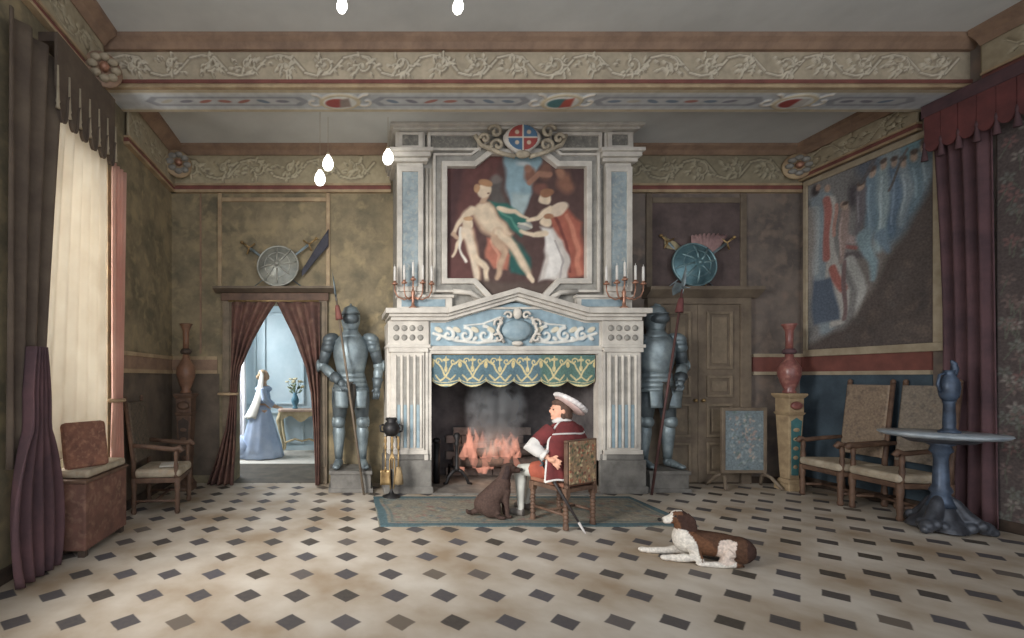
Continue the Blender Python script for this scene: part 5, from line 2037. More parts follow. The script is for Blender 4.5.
q = MB()
q.ell((0, -0.02, 0.57), (0.16, 0.13, 0.1))
q.ell((0, -0.03, 0.75), (0.14, 0.1, 0.16))
q.ell((0, -0.03, 0.94), (0.17, 0.105, 0.14))
q.ell((0, -0.02, 1.03), (0.19, 0.08, 0.06))
q.tube([(0, -0.01, 1.05), (0, 0.0, 1.16)], [0.06, 0.052], 12)
HD = Vector((0.0, 0.02, 1.225))
HM = Matrix.Rotation(R(58), 3, 'Z')           # head turned to his left


def hd(x, y, z):
    return HD + HM @ Vector((x, y, z))


q.ell(HD, (0.076, 0.098, 0.112), (0, 0, R(58)))
q.ell(hd(0, 0.045, -0.06), (0.055, 0.055, 0.055), (0, 0, R(58)))
q.ell(hd(0, 0.1, -0.015), (0.014, 0.026, 0.026), (0, 0, R(58)))
q.ell(hd(0, 0.094, -0.055), (0.026, 0.012, 0.008), (0, 0, R(58)))
q.ell(hd(0, 0.085, -0.093), (0.024, 0.02, 0.018), (0, 0, R(58)))
for s in (-1, 1):
    q.ell(hd(s * 0.078, -0.005, -0.015), (0.012, 0.02, 0.032), (0, 0, R(58)))
    q.ell(hd(s * 0.032, 0.088, 0.022), (0.024, 0.014, 0.009), (0, 0, R(58)))
# arms
SHL, EL, HL = Vector((-0.2, -0.02, 1.02)), Vector((-0.42, 0.05, 0.84)), Vector((-0.345, -0.1, 0.745))
SHR, ER, HR = Vector((0.2, -0.02, 1.02)), Vector((0.3, 0.1, 0.8)), Vector((0.2, 0.34, 0.72))
q.tube([SHL, SHL.lerp(EL, 0.5), EL], [0.062, 0.055, 0.045], 12)
q.tube([EL, EL.lerp(HL, 0.4), HL], [0.045, 0.042, 0.03], 12)
q.tube([SHR, SHR.lerp(ER, 0.5), ER], [0.062, 0.055, 0.045], 12)
q.tube([ER, ER.lerp(HR, 0.4), HR], [0.045, 0.042, 0.03], 12)
# left hand spread over the hip: palm, four fingers, thumb
pd = (HL - EL).normalized()
pc = HL + pd * 0.045
q.ell(pc, (0.042, 0.042, 0.03))
side = Vector((0.25, -0.2, 0.9)).normalized()
for k in range(4):
    b0 = pc + pd * 0.02 + side * (k - 1.5) * 0.021
    d1 = (pd + side * (k - 1.5) * 0.14).normalized()
    l1 = (0.042, 0.05, 0.048, 0.04)[k]
    q.tube([b0, b0 + d1 * l1, b0 + d1 * (l1 + 0.035) + Vector((0.01, 0.012, -0.01))], [0.0105, 0.0095, 0.008], 8)
q.tube([pc - pd * 0.01 + side * 0.02, pc + side * 0.055 + pd * 0.015, pc + side * 0.07 + pd * 0.045], [0.012, 0.01, 0.008], 8)
pd2 = (HR - ER).normalized()
pc2 = HR + pd2 * 0.045
q.ell(pc2, (0.042, 0.045, 0.024))
for k in range(4):
    b0 = pc2 + pd2 * 0.02 + Vector((1, 0, 0)) * (k - 1.5) * 0.021
    q.tube([b0, b0 + pd2 * 0.045, b0 + pd2 * 0.07 + Vector((0, 0, -0.025))], [0.0105, 0.0095, 0.008], 8)
q.tube([pc2 + Vector((-0.03, 0, 0)), pc2 + Vector((-0.06, 0.03, 0)) + pd2 * 0.02], [0.012, 0.009], 8)
# legs in pale stockings
KL, AL = Vector((-0.19, 0.43, 0.51)), Vector((-0.235, 0.36, 0.08))
KR, AR = Vector((0.1, 0.46, 0.51)), Vector((0.02, 0.5, 0.08))
for (hip, kn, an, td) in ((Vector((-0.1, 0.0, 0.56)), KL, AL, Vector((-0.06, 0.13, 0))), (Vector((0.1, 0.0, 0.56)), KR, AR, Vector((-0.03, 0.13, 0)))):
    q.tube([hip, hip.lerp(kn, 0.5), kn], [0.095, 0.085, 0.062], 14)
    q.tube([kn, kn.lerp(an, 0.3) + Vector((0, -0.015, 0)), kn.lerp(an, 0.75), an], [0.06, 0.064, 0.042, 0.036], 14)
    q.tube([an + Vector((0, -0.03, -0.035)), an + td * 0.5 + Vector((0, 0, -0.04)), an + td + Vector((0, 0, -0.055))], [0.04, 0.038, 0.026], 12)
man = organic(q, 'person', M['skin'], None, 0.0085, 3, color=man_col)
man.location = CH
man.rotation_euler = (0, 0, CRZ)
tag(man, 'man in crimson cape and pale plumed hat seated before the fire, seen from behind', 'person')
# shoes
q = MB()
for an, td in ((AL, Vector((-0.07, 0.15, 0))), (AR, Vector((-0.04, 0.15, 0)))):
    q.tube([an + Vector((0, -0.04, -0.042)), an + td * 0.5 + Vector((0, 0, -0.045)), an + td + Vector((0, 0, -0.058))], [0.043, 0.044, 0.03], 12)
organic(q, 'shoes', mat('grey_leather_shoe', (120, 112, 104), (92, 86, 80), 8, 0.6), man, 0.008, 2)
# breeches
q = MB()
for hip, kn in ((Vector((-0.1, 0.0, 0.565)), KL), (Vector((0.1, 0.0, 0.565)), KR)):
    q.tube([hip, hip.lerp(kn, 0.35), hip.lerp(kn, 0.62)], [0.105, 0.112, 0.092], 16)
q.ell((0, -0.01, 0.58), (0.19, 0.15, 0.1))
organic(q, 'breeches', M['orange_cloth'], man, 0.012, 3)
# doublet with sleeve, cape over it
q = MB()
q.ell((0, -0.025, 0.75), (0.165, 0.125, 0.19))
q.ell((0, -0.03, 0.94), (0.19, 0.125, 0.15))
q.ell((0, -0.02, 1.03), (0.205, 0.095, 0.075))
q.tube([SHL, SHL.lerp(EL, 0.5), SHL.lerp(EL, 0.8)], [0.085, 0.082, 0.075], 14)
q.tube([SHR, SHR.lerp(ER, 0.5), ER, ER.lerp(HR, 0.5)], [0.085, 0.08, 0.07, 0.055], 14)
organic(q, 'doublet', M['red_cloth'], man, 0.012, 3)


def cape(u, v):
    """u round from the left front over the back to the right front, v from neck down"""
    a = R(205) - R(-20) * 0
    th = R(200 + 168 * u)                       # 178 deg = his left side, 270 = back, 368 = right side
    rx = 0.075 + 0.225 * min(1, v * 3.2) ** 0.6 + 0.04 * v
    ry = 0.075 + 0.075 * min(1, v * 3.0) ** 0.6 + 0.03 * v
    fold = 1 + 0.035 * v * math.sin(u * 26)
    z = 1.105 - 0.62 * v ** 1.08 + (0.03 * math.sin(u * 9) * v)
    if v < 0.35:
        z -= 0.02 * abs(math.cos(th)) * (v / 0.35)
    x = math.cos(th) * rx * fold
    y = max(-0.19, -0.02 + math.sin(th) * ry * fold)
    return (x - 0.05 * v * (1 if u < 0.25 else 0.3), y, z)


q = MB()
q.sheet(cape, 60, 30)
cp = q.build('cape', M['red_cloth'], man, solid=0.014)
q = MB()
for u in (0.0, 1.0):
    q.tube([Vector(cape(u, v / 30)) for v in range(31)], 0.013, 8)
q.tube([Vector(cape(u / 60, 1.0)) for u in range(61)], 0.013, 8)
q.tube([Vector(cape(u / 60, 0.22)) * 1.0 + Vector((0, -0.004, 0.004)) for u in range(61)], 0.010, 8)
q.build('white_trim', M['white_cloth'], cp)
# white collar, sleeves and cuffs
q = MB()
q.lathe([(0, 1.085), (0.1, 1.08), (0.115, 1.1), (0.07, 1.145), (0, 1.145)], n=26, sy=0.85, fn=lambda th, z: 1 + 0.04 * math.sin(th * 9))
q.build('collar', M['white_cloth'], man)
q = MB()
q.tube([SHL.lerp(EL, 0.72), EL + Vector((-0.012, 0, 0)), EL.lerp(HL, 0.45), EL.lerp(HL, 0.7)], [0.076, 0.078, 0.068, 0.05], 14)
organic(q, 'shirt_sleeve', M['white_cloth'], man, 0.01, 2)
q = MB()
c_ = EL.lerp(HL, 0.74)
Mx = pd.to_track_quat('Z', 'Y').to_matrix()
q.lathe([(0, -0.02), (0.05, -0.02), (0.066, 0.02), (0.05, 0.025), (0, 0.02)], c_, 20, M=Mx, fn=lambda th, z: 1 + 0.07 * math.sin(th * 6))
c_ = ER.lerp(HR, 0.72)
Mx = pd2.to_track_quat('Z', 'Y').to_matrix()
q.lathe([(0, -0.02), (0.05, -0.02), (0.066, 0.02), (0.05, 0.025), (0, 0.02)], c_, 20, M=Mx)
q.build('cuffs', M['white_cloth'], man)
# hair, eyes, hat with plume
q = MB()
q.ell(hd(0, -0.03, 0.008), (0.089, 0.098, 0.112), (0, 0, R(58)))
q.ell(hd(0, 0.0, 0.075), (0.075, 0.095, 0.05), (0, 0, R(58)))
q.ell(hd(0, -0.07, -0.06), (0.07, 0.055, 0.06), (0, 0, R(58)))
for k in range(9):
    a = R(180 + (k - 4) * 24)
    q.ell(hd(math.sin(a) * 0.075, math.cos(a) * 0.08 - 0.01, -0.07 + 0.01 * (k % 2)), (0.026, 0.026, 0.036))
organic(q, 'hair', M['hair'], man, 0.009, 2)
for s in (-1, 1):
    q = MB()
    q.ell(hd(s * 0.033, 0.088, 0.006), (0.013, 0.009, 0.009), (0, 0, R(58)), 10)
    q.build('eye', mat('dark_eye', (50, 36, 30), None, 5, 0.3), man)
HOF = HM @ Vector((0, -0.03, -0.028))
HT = Matrix.Rotation(R(58), 3, 'Z') @ Matrix.Rotation(R(38), 3, 'X')
q = MB()
q.lathe([(0, 0.075), (0.085, 0.07), (0.145, 0.075), (0.178, 0.095), (0.182, 0.104), (0.145, 0.09), (0.1, 0.085), (0.098, 0.12), (0.085, 0.145), (0.05, 0.158), (0, 0.16)], HD, 36, M=HT, fn=lambda th, z: 1 + 0.04 * math.sin(th * 2 + 1))
for v_ in q.v:
    v_ += HOF
ht = q.build('hat', M['pink_felt'], man)
q = MB()
for k in range(15):
    t_ = k / 14
    a = R(-75 - 200 * t_)
    p = Vector((math.cos(a) * (0.145 + 0.03 * t_), math.sin(a) * (0.145 + 0.03 * t_), 0.135 - 0.05 * max(0, t_ - .6)))
    q.ell(HD + HOF + HT @ p, (0.045 * (1 - 0.3 * t_), 0.04, 0.028), (0, 0, a))
organic(q, 'plume', M['feather'], ht, 0.009, 2)

# sword hanging at his side
p0, p1 = Vector((2.035, 4.835, 0.72)), Vector((2.36, 4.53, 0.03))
t = thing('sword', 'long sheathed sword slanting down behind the chair of the seated man', 'sword', p0, 0)
d = (p1 - p0)
q = MB()
q.tube([d * 0.08, d * 0.5, d * 0.86], [0.017, 0.016, 0.012], 10)
q.build('scabbard', mat('black_scabbard', (44, 36, 36), (30, 26, 26), 8, 0.5), t)
q = MB()
q.tube([d * 0.855, d * 0.95, d * 1.0], [0.0135, 0.012, 0.006], 10)
q.build('chape', mat('white_chape', (214, 208, 204), None, 8, 0.4), t, label='whitish metal scabbard tip')
q = MB()
dn = d.normalized()
sd = Vector((0.6, 0.75, 0.1)).normalized()
q.tube([dn * -0.1, dn * 0.06], 0.014, 8)
q.ell(dn * -0.12, 0.025)
q.tube([dn * 0.05 - sd * 0.09, dn * 0.06, dn * 0.05 + sd * 0.05], 0.009, 8)
q.build('hilt', M['steel_dark'], t)

# ------------------------------------------------------------------ the dogs
def eyes_nose(dog, eyes, nose, r=0.012):
    for e in eyes:
        q = MB()
        q.ell(e, r, n=10)
        q.build('eye', bpy.data.materials.get('dark_eye'), dog)
    q = MB()
    q.ell(nose, (r * 1.7, r * 1.7, r * 1.4), n=10)
    q.build('nose', M['iron'], dog)


# sitting dog, looks along +x
q = MB()
q.ell((-0.12, 0, 0.14), (0.15, 0.12, 0.13))                       # haunch mass
q.tube([(-0.14, 0, 0.15), (-0.04, 0, 0.25), (0.05, 0, 0.36), (0.08, 0, 0.42)], [0.12, 0.115, 0.1, 0.075], 16)
q.ell((0.06, 0, 0.31), (0.085, 0.085, 0.11))
q.tube([(0.06, 0, 0.4), (0.09, 0, 0.5), (0.11, 0, 0.54)], [0.075, 0.062, 0.06], 14)
q.ell((0.125, 0, 0.55), (0.075, 0.062, 0.065))
q.tube([(0.15, 0, 0.545), (0.21, 0, 0.535), (0.25, 0, 0.53)], [0.046, 0.036, 0.028], 12)
for s in (-1, 1):
    q.tube([(0.08, s * 0.055, 0.32), (0.075, s * 0.06, 0.2), (0.09, s * 0.06, 0.1), (0.09, s * 0.06, 0.03)], [0.052, 0.036, 0.028, 0.025], 12)
    q.ell((0.11, s * 0.06, 0.02), (0.042, 0.028, 0.02))
    q.ell((-0.1, s * 0.09, 0.12), (0.12, 0.055, 0.11), (0, 0.3, 0))
    q.tube([(-0.02, s * 0.11, 0.09), (-0.06, s * 0.11, 0.05), (-0.02, s * 0.11, 0.025)], [0.04, 0.03, 0.025], 10)
    q.ell((0.01, s * 0.11, 0.02), (0.06, 0.03, 0.021))
    q.tube([(0.1, s * 0.055, 0.59), (0.085, s * 0.075, 0.53), (0.09, s * 0.075, 0.46)], [0.03, 0.036, 0.018], 10, flat=0.5)
q.tube([(-0.22, 0, 0.07), (-0.3, 0, 0.04), (-0.34, -0.03, 0.055), (-0.36, -0.05, 0.09)], [0.035, 0.03, 0.026, 0.014], 10)
dg1 = organic(q, 'dog', M['coat'], None, 0.011, 3, color=lambda c: (74, 58, 52) if not (c.z > 0.44 and c.x < 0.11 and abs(c.y) > 0.05) else (58, 46, 44))
dg1.location = (1.68, 5.14, 0.012)
dg1.rotation_euler = (0, 0, R(-4))
tag(dg1, 'dark brown dog sitting on the rug, muzzle raised to the man', 'dog')
eyes_nose(dg1, [(0.17, s * 0.045, 0.572) for s in (-1, 1)], (0.262, 0, 0.54))

# lying dog, head to the left (-x)
q = MB()
q.tube([(0.34, 0.02, 0.14), (0.2, 0, 0.16), (0.02, 0, 0.17), (-0.12, 0, 0.19)], [0.1, 0.115, 0.12, 0.115], 18)
q.ell((0.32, 0.0, 0.13), (0.13, 0.13, 0.125))
q.ell((-0.12, 0, 0.2), (0.12, 0.11, 0.14))
q.tube([(-0.12, 0, 0.24), (-0.14, 0, 0.33), (-0.155, 0, 0.39)], [0.1, 0.082, 0.07], 14)
q.ell((-0.175, 0, 0.405), (0.085, 0.07, 0.07))
q.ell((-0.2, 0, 0.43), (0.05, 0.055, 0.04))
q.tube([(-0.21, 0, 0.395), (-0.275, 0, 0.372), (-0.32, 0, 0.36)], [0.052, 0.04, 0.031], 12)
for s in (-1, 1):
    q.tube([(-0.14, s * 0.055, 0.455), (-0.11, s * 0.088, 0.4), (-0.095, s * 0.088, 0.32), (-0.1, s * 0.078, 0.29)], [0.028, 0.042, 0.04, 0.016], 10, flat=0.5)
    # fore legs stretched out
    ex = -0.43 if s > 0 else -0.3
    q.tube([(-0.12, s * 0.08, 0.17), (-0.06, s * 0.105, 0.055), (-0.17, s * 0.11, 0.05), (-0.24, s * 0.1, 0.035), (ex, s * 0.08, 0.028)], [0.066, 0.05, 0.042, 0.036, 0.03], 12)
    q.ell((ex - 0.03, s * 0.09, 0.028), (0.05, 0.034, 0.028))
# near hind leg folded, foot forward
q.ell((0.28, -0.09, 0.14), (0.14, 0.06, 0.12), (0, -0.3, 0))
q.tube([(0.2, -0.12, 0.13), (0.12, -0.14, 0.06), (0.26, -0.15, 0.035), (0.1, -0.17, 0.03), (-0.02, -0.17, 0.025)], [0.06, 0.05, 0.036, 0.03, 0.026], 12)
q.ell((-0.06, -0.17, 0.024), (0.055, 0.032, 0.024))
q.ell((0.3, 0.1, 0.12), (0.12, 0.06, 0.1))
q.tube([(0.4, 0.04, 0.08), (0.46, 0.1, 0.05), (0.46, 0.2, 0.035), (0.4, 0.28, 0.035)], [0.05, 0.038, 0.03, 0.014], 10)


def lie_col(c):
    W, B, D = (216, 210, 200), (104, 72, 52), (62, 44, 38)
    n = mnoise.noise(c * 8.0) * 0.03
    x, y, z = c.x + n, c.y + n * 0.5, c.z + n
    if x < -0.255 and z > 0.3:
        return W                                       # muzzle
    if z > 0.31 and x < -0.02:
        if abs(y) < 0.022 and z > 0.42 and x < -0.15:
            return W                                   # blaze
        return D if x > -0.17 or abs(y) > 0.06 else B
    if x < -0.1 - (z - 0.2) * 0.3:
        return W                                       # chest and forelegs
    if z < 0.05 and x < 0.2:
        return W
    if y < -0.08 and abs(x - 0.15 - (z - .12) * 0.25) < 0.06 and z < 0.23:
        return (210, 194, 182)                         # pale stifle
    if x > 0.33:
        return D
    return B if (x + z) < 0.25 else (84, 60, 46)


dg2 = organic(q, 'dog', M['coat'], None, 0.0105, 3, color=lie_col)
dg2.location = (3.06, 3.95, 0.0)
dg2.rotation_euler = (0, 0, R(-14))
dg2.scale = (0.9, 0.9, 0.9)
tag(dg2, 'brown and white dog lying on the chequered floor with forelegs stretched', 'dog')
eyes_nose(dg2, [(-0.232, s * 0.056, 0.425) for s in (-1, 1)], (-0.347, 0, 0.367))

# ------------------------------------------------------------------ fire screen beside the oak door
t = thing('fire_screen', 'standing wooden screen with a blue floral panel in front of the oak door', 'screen', (5.66, 6.5, 0))
cv = Canvas(0, 0.56, 0, 0.86, 66, 96, (112, 128, 134), seed=2)
rr = random.Random(9)
for k in range(160):
    a, b_ = rr.gauss(.28, .13), rr.gauss(.43, .22)
    cv.ell(a, b_, rr.uniform(.015, .05), rr.uniform(.012, .03), rr.choice([(150, 160, 158), (88, 112, 122), (174, 156, 140), (96, 116, 110), (160, 136, 128), (132, 150, 156)]), rot=rr.uniform(0, 3), soft=.6, alpha=.8)
picture('floral_panel', cv, (-0.28, -0.012, 0.26), (0.56, 0, 0), (0, 0, 0.86), M['weave'], t, thick=0.02)
q = MB()
q.ring([(-0.32, 0.22), (0.32, 0.22), (0.32, 1.16), (-0.32, 1.16)], [(-0.275, 0.265), (0.275, 0.265), (0.275, 1.115), (-0.275, 1.115)], -0.022, 0.022)
q.build('frame', M['door_wood'], t, bevel=0.006)
for s in (-1, 1):
    q = MB()
    q.tube([(s * 0.3, 0, 0.3), (s * 0.3, 0, 0.17)], 0.02, 8)
    for k in (-1, 1):
        q.tube([(s * 0.3, 0, 0.2), (s * 0.33, k * 0.07, 0.17), (s * 0.37, k * 0.13, 0.08), (s * 0.4, k * 0.17, 0.02)], [0.024, 0.024, 0.022, 0.02], 10)
    q.build('leg', M['door_wood'], t)

# ------------------------------------------------------------------ corner pedestals and vases
def corner_pedestal(x, y, label, vlabel, dim, vm, rot=0):
    G, Tm = (M['ped_gold'], M['teal']) if not dim else (M['wood'], M['wood_dark'])  # dim: darker materials paint the corner's shade onto pedestal and vase
    t = thing('pedestal', label, 'pedestal', (x, y, 0), rot)

    def tap(q, z0, z1, a, b_, dd=1.0):
        a, b_ = a * 0.68, b_ * 0.68
        q.add([(-a, -a * dd, z0), (a, -a * dd, z0), (a, a * dd, z0), (-a, a * dd, z0), (-b_, -b_ * dd, z1), (b_, -b_ * dd, z1), (b_, b_ * dd, z1), (-b_, b_ * dd, z1)],
              [(0, 3, 2, 1), (4, 5, 6, 7), (0, 1, 5, 4), (1, 2, 6, 5), (2, 3, 7, 6), (3, 0, 4, 7)])
    q = MB()
    tap(q, 0, 0.1, 0.17, 0.17)
    tap(q, 0.1, 0.16, 0.15, 0.12)
    q.build('base', G, t, bevel=0.008)
    q = MB()
    tap(q, 0.16, 1.06, 0.105, 0.15)
    q.build('tapered_shaft', G, t, bevel=0.008)
    q = MB()
    q.add([Vector((p[0] * 0.72, p[1] * 0.7, p[2])) for p in [(-0.06, -0.122, 0.22), (0.06, -0.122, 0.22), (0.1, -0.155, 0.98), (0, -0.158, 1.03), (-0.1, -0.155, 0.98), (-0.06, -0.1, 0.22), (0.06, -0.1, 0.22), (0.1, -0.14, 0.98), (0, -0.14, 1.03), (-0.1, -0.14, 0.98)]],
          [(4, 3, 2, 1, 0), (5, 6, 7, 8, 9), (0, 1, 6, 5), (1, 2, 7, 6), (2, 3, 8, 7), (3, 4, 9, 8), (4, 0, 5, 9)])
    q.build('inlay', Tm, t)
    for k in range(5):
        q = MB()
        z = 0.34 + k * 0.13
        q.ell((0, (-0.128 - k * 0.0052) * 0.7, z), ((0.045 + 0.006 * k) * 0.7, 0.007, 0.03), n=10)
        q.build('husk_ornament', G, t)
    q = MB()
    tap(q, 1.06, 1.1, 0.15, 0.18)
    tap(q, 1.1, 1.3, 0.155, 0.155)
    tap(q, 1.3, 1.34, 0.16, 0.2)
    tap(q, 1.34, 1.37, 0.2, 0.2)
    cp_ = q.build('capital', G, t, bevel=0.006)
    q = MB()
    q.lathe([(0, 0), (0.06, 0), (0.045, 0.02), (0, 0.02)], (0, -0.108, 1.2), 18, M=Matrix.Rotation(R(90), 3, 'X'), sx=1.5)
    q.build('medallion', M['red_vase'] if not dim else M['wood'], cp_)
    v = thing('vase', vlabel, 'vase', (x, y, 1.371))
    MB().lathe([(0, 0), (0.1, 0), (0.105, 0.02), (0.08, 0.05), (0.13, 0.14), (0.175, 0.26), (0.17, 0.36), (0.11, 0.44), (0.068, 0.5), (0.06, 0.56), (0, 0.56)], n=30, sx=0.74, sy=0.74).build('body', vm, v)
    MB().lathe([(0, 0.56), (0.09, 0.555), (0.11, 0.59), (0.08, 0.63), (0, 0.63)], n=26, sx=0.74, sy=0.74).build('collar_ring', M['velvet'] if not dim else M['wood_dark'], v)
    MB().lathe([(0, 0.63), (0.058, 0.63), (0.056, 0.75), (0.064, 0.88), (0.1, 0.95), (0.125, 0.975), (0.115, 0.985), (0.06, 0.95), (0, 0.94)], n=26, sx=0.74, sy=0.74).build('neck', vm, v)


corner_pedestal(6.24, 6.42, 'gilt tapered pedestal with a teal inlay in the right corner', 'tall red porcelain vase on the gilt pedestal in the right corner', False, M['red_vase'])
corner_pedestal(-2.33, 6.42, 'tapered pedestal coloured dark for the dim left corner', 'porcelain vase coloured dull for the shade of the left corner', True, M['vase_dim'])

# ------------------------------------------------------------------ tapestry on the right wall
TY0, TY1, TZ0, TZ1 = 5.24, 6.68, 2.0, 4.42


def tp(px, py):
    Y = F * WR / (px - PX)
    return (Y, EYE + (PY - py) * Y / F)


tpy = thing('tapestry', 'framed figured tapestry in blue, red and white on the right wall', 'tapestry', (WR, 6.0, 3.2), world=True)
cv = Canvas(TY1, TY0, TZ0, TZ1, 130, 200, (124, 116, 110), wobble=0.02, wscale=9, seed=4)


def P_(c, pts, col, soft=0.08, al=1.0):
    c.poly([tp(*p) for p in pts], tuple(v * 0.8 + 40 for v in col), soft * 0.6, al)


def S_(c, pts, w_, col, w2=None, al=1.0):
    c.stroke([tp(*p) for p in pts], w_, tuple(v * 0.8 + 40 for v in col), w2=w2, alpha=al)


P_(cv, [(868, 150), (940, 110), (940, 210), (890, 250), (868, 230)], (84, 108, 126), 0.2)
P_(cv, [(800, 170), (860, 150), (860, 340), (800, 345)], (110, 108, 106), 0.2)
P_(cv, [(880, 130), (905, 120), (905, 170), (885, 180)], (128, 146, 152), 0.15)
P_(cv, [(905, 125), (930, 115), (930, 160), (910, 170)], (84, 132, 146), 0.15)
for (x, y, w_, h_, c) in ((868, 165, 0.16, 0.24, (92, 100, 114)), (855, 195, 0.1, 0.3, (76, 70, 76)), (874, 215, 0.14, 0.25, (104, 138, 156)), (886, 230, 0.12, 0.22, (120, 160, 172)), (900, 200, 0.1, 0.25, (84, 116, 140)), (880, 190, 0.1, 0.1, (176, 180, 176)), (895, 225, 0.08, 0.2, (70, 100, 126)), (912, 190, 0.09, 0.12, (150, 158, 160)), (920, 205, 0.07, 0.12, (96, 128, 146))):
    a, b_ = tp(x, y)
    cv.ell(a, b_, w_, h_, c, soft=.6)
S_(cv, [(822, 200), (820, 250), (824, 300), (830, 330)], 0.3, (124, 144, 156), 0.2)
S_(cv, [(816, 210), (816, 270)], 0.12, (160, 172, 176))
P_(cv, [(826, 196), (836, 196), (838, 250), (852, 290), (846, 325), (834, 330), (828, 280)], (186, 182, 174), 0.06)
P_(cv, [(812, 280), (836, 276), (842, 320), (816, 326)], (56, 74, 100), 0.08)
S_(cv, [(827, 200), (829, 225), (828, 258)], 0.1, (176, 82, 70))
S_(cv, [(836, 205), (838, 235)], 0.05, (196, 130, 112))
S_(cv, [(835, 268), (840, 278), (846, 288)], 0.1, (178, 78, 64))
S_(cv, [(846, 236), (860, 240)], 0.09, (170, 142, 138))
S_(cv, [(846, 244), (861, 247)], 0.05, (150, 72, 66))
S_(cv, [(850, 255), (872, 255)], 0.1, (72, 60, 64))
S_(cv, [(854, 260), (862, 290), (858, 318)], 0.13, (176, 176, 170), 0.06)
S_(cv, [(848, 262), (846, 320)], 0.05, (104, 72, 72))
for (x, y, r, c) in ((817, 190, 0.08, (62, 54, 56)), (820, 187, 0.05, (176, 140, 120)), (830, 188, 0.06, (186, 150, 128)), (808, 205, 0.08, (84, 92, 100)), (802, 215, 0.06, (136, 118, 108)), (843, 205, 0.06, (170, 140, 124)), (864, 185, 0.06, (70, 60, 66)), (890, 180, 0.05, (186, 168, 150))):
    a, b_ = tp(x, y)
    cv.ell(a, b_, r, r * 1.2, c, soft=.5)
for (x, y0_, y1_, w_, c) in ((872, 178, 240, 0.13, (96, 132, 156)), (884, 172, 250, 0.12, (140, 168, 176)), (897, 170, 232, 0.11, (78, 110, 142)), (908, 168, 222, 0.1, (128, 150, 162)), (920, 160, 206, 0.1, (88, 122, 140)), (930, 150, 188, 0.08, (110, 136, 150)), (862, 190, 232, 0.09, (92, 84, 92)), (808, 215, 300, 0.16, (136, 126, 118)), (846, 212, 262, 0.09, (150, 120, 110))):
    S_(cv, [(x, y0_), (x + 2, (y0_ + y1_) / 2), (x - 2, y1_)], w_ * 1.5, c, w_ * 0.8, al=0.85)
    S_(cv, [(x - 2, y0_ + 6), (x - 2, y1_ - 8)], w_ * 0.3, tuple(min(255, v + 38) for v in c), al=0.7)
    a, b_ = tp(x, y0_ - 5)
    cv.ell(a, b_, 0.055, 0.07, (190, 160, 138), soft=.5)
    cv.ell(a, b_ + 0.05, 0.06, 0.04, (92, 74, 66), soft=.5)
S_(cv, [(862, 180), (882, 150), (900, 138)], 0.05, (70, 66, 70))
S_(cv, [(890, 190), (912, 150)], 0.03, (80, 72, 70))
S_(cv, [(866, 236), (876, 262), (872, 280)], 0.16, (120, 156, 170), 0.06)
S_(cv, [(884, 236), (892, 252)], 0.14, (92, 124, 148), 0.05)
# diagonal shadow painted over the tapestry, with mottled spots
P_(cv, [(945, 160), (945, 360), (795, 372), (812, 342), (846, 332), (868, 296), (888, 262), (912, 226), (928, 196)], (54, 40, 34), 0.16)
for k in range(70):
    x, y = random.uniform(850, 935), random.uniform(230, 345)
    if y > 345 - (x - 840) * 1.25:
        a, b_ = tp(x, y)
        cv.ell(a, b_, random.uniform(.05, .14), random.uniform(.03, .09), random.choice([(96, 82, 74), (74, 66, 64), (108, 90, 80), (86, 78, 74)]), rot=random.uniform(0, 3), soft=.8, alpha=.6)
cv.mottled(0.05, 8)
# first grid column is at TY1 (far end); ux runs towards the camera
picture('woven_picture', cv, (WR - 0.03, TY1, TZ0), (0, TY0 - TY1, 0), (0, 0, TZ1 - TZ0), M['weave'], tpy, thick=0.02)
q = MB()
for (ya, yb, za, zb) in ((TY0 - 0.09, TY1 + 0.06, TZ1, TZ1 + 0.08), (TY0 - 0.09, TY1 + 0.06, TZ0 - 0.1, TZ0), (TY0 - 0.09, TY0, TZ0, TZ1), (TY1, TY1 + 0.06, TZ0, TZ1)):
    q.box(WR - 0.05, WR - 0.004, ya, yb, za, zb)
q.build('frame', M['cream_line'], tpy, bevel=0.008)

# right hand hangings
q = MB()


def f_rc(u, v):
    wd = 0.46 - 0.06 * math.sin(v * PI)
    return (WR - 0.065 + 0.032 * math.sin(u * 8 * PI + 0.6 * v), 4.76 + wd * u - 0.06 * (1 - v), 0.015 + 4.35 * v)


q.sheet(f_rc, 80, 24)
o = q.build('wall_curtain', M['velvet'], solid=0.012)
tag(o, 'dark plum velvet curtain hanging on the right wall behind the round table', 'curtain')
vl = thing('wall_valance', 'red velvet valance cut into rounded tabs along the right wall', 'valance', (WR, 4.9, 4.5), world=True)
q = MB()
for k in range(7):
    y = 4.22 + k * 0.146
    poly = [(y, 4.68), (y, 4.3)] + [(y + 0.07 - 0.07 * math.cos(a), 4.3 - 0.12 * math.sin(a)) for a in np.linspace(0, PI, 9)][1:-1] + [(y + 0.14, 4.3), (y + 0.14, 4.68)]
    q.prism(poly, WR - 0.15, WR - 0.13, 'x')
q.build('tabs', M['velvet_red'], vl)
q = MB()
q.box(WR - 0.16, WR - 0.125, 4.2, 5.26, 4.6, 4.74)
q.box(WR - 0.13, WR - 0.001, 4.2, 5.26, 4.69, 4.74)
q.build('heading', M['velvet'], vl, bevel=0.008)
for k in range(8):
    q = MB()
    y = 4.217 + k * 0.146
    q.lathe([(0, 0.08), (0.012, 0.08), (0.02, 0.03), (0.014, 0.01), (0.03, -0.14), (0, -0.14)], (WR - 0.14, y, 4.24), 10)
    q.build('tassel', M['velvet'], vl)
cv = Canvas(0, 0.62, 0, 4.35, 60, 300, (86, 74, 72), seed=7)
rr = random.Random(12)
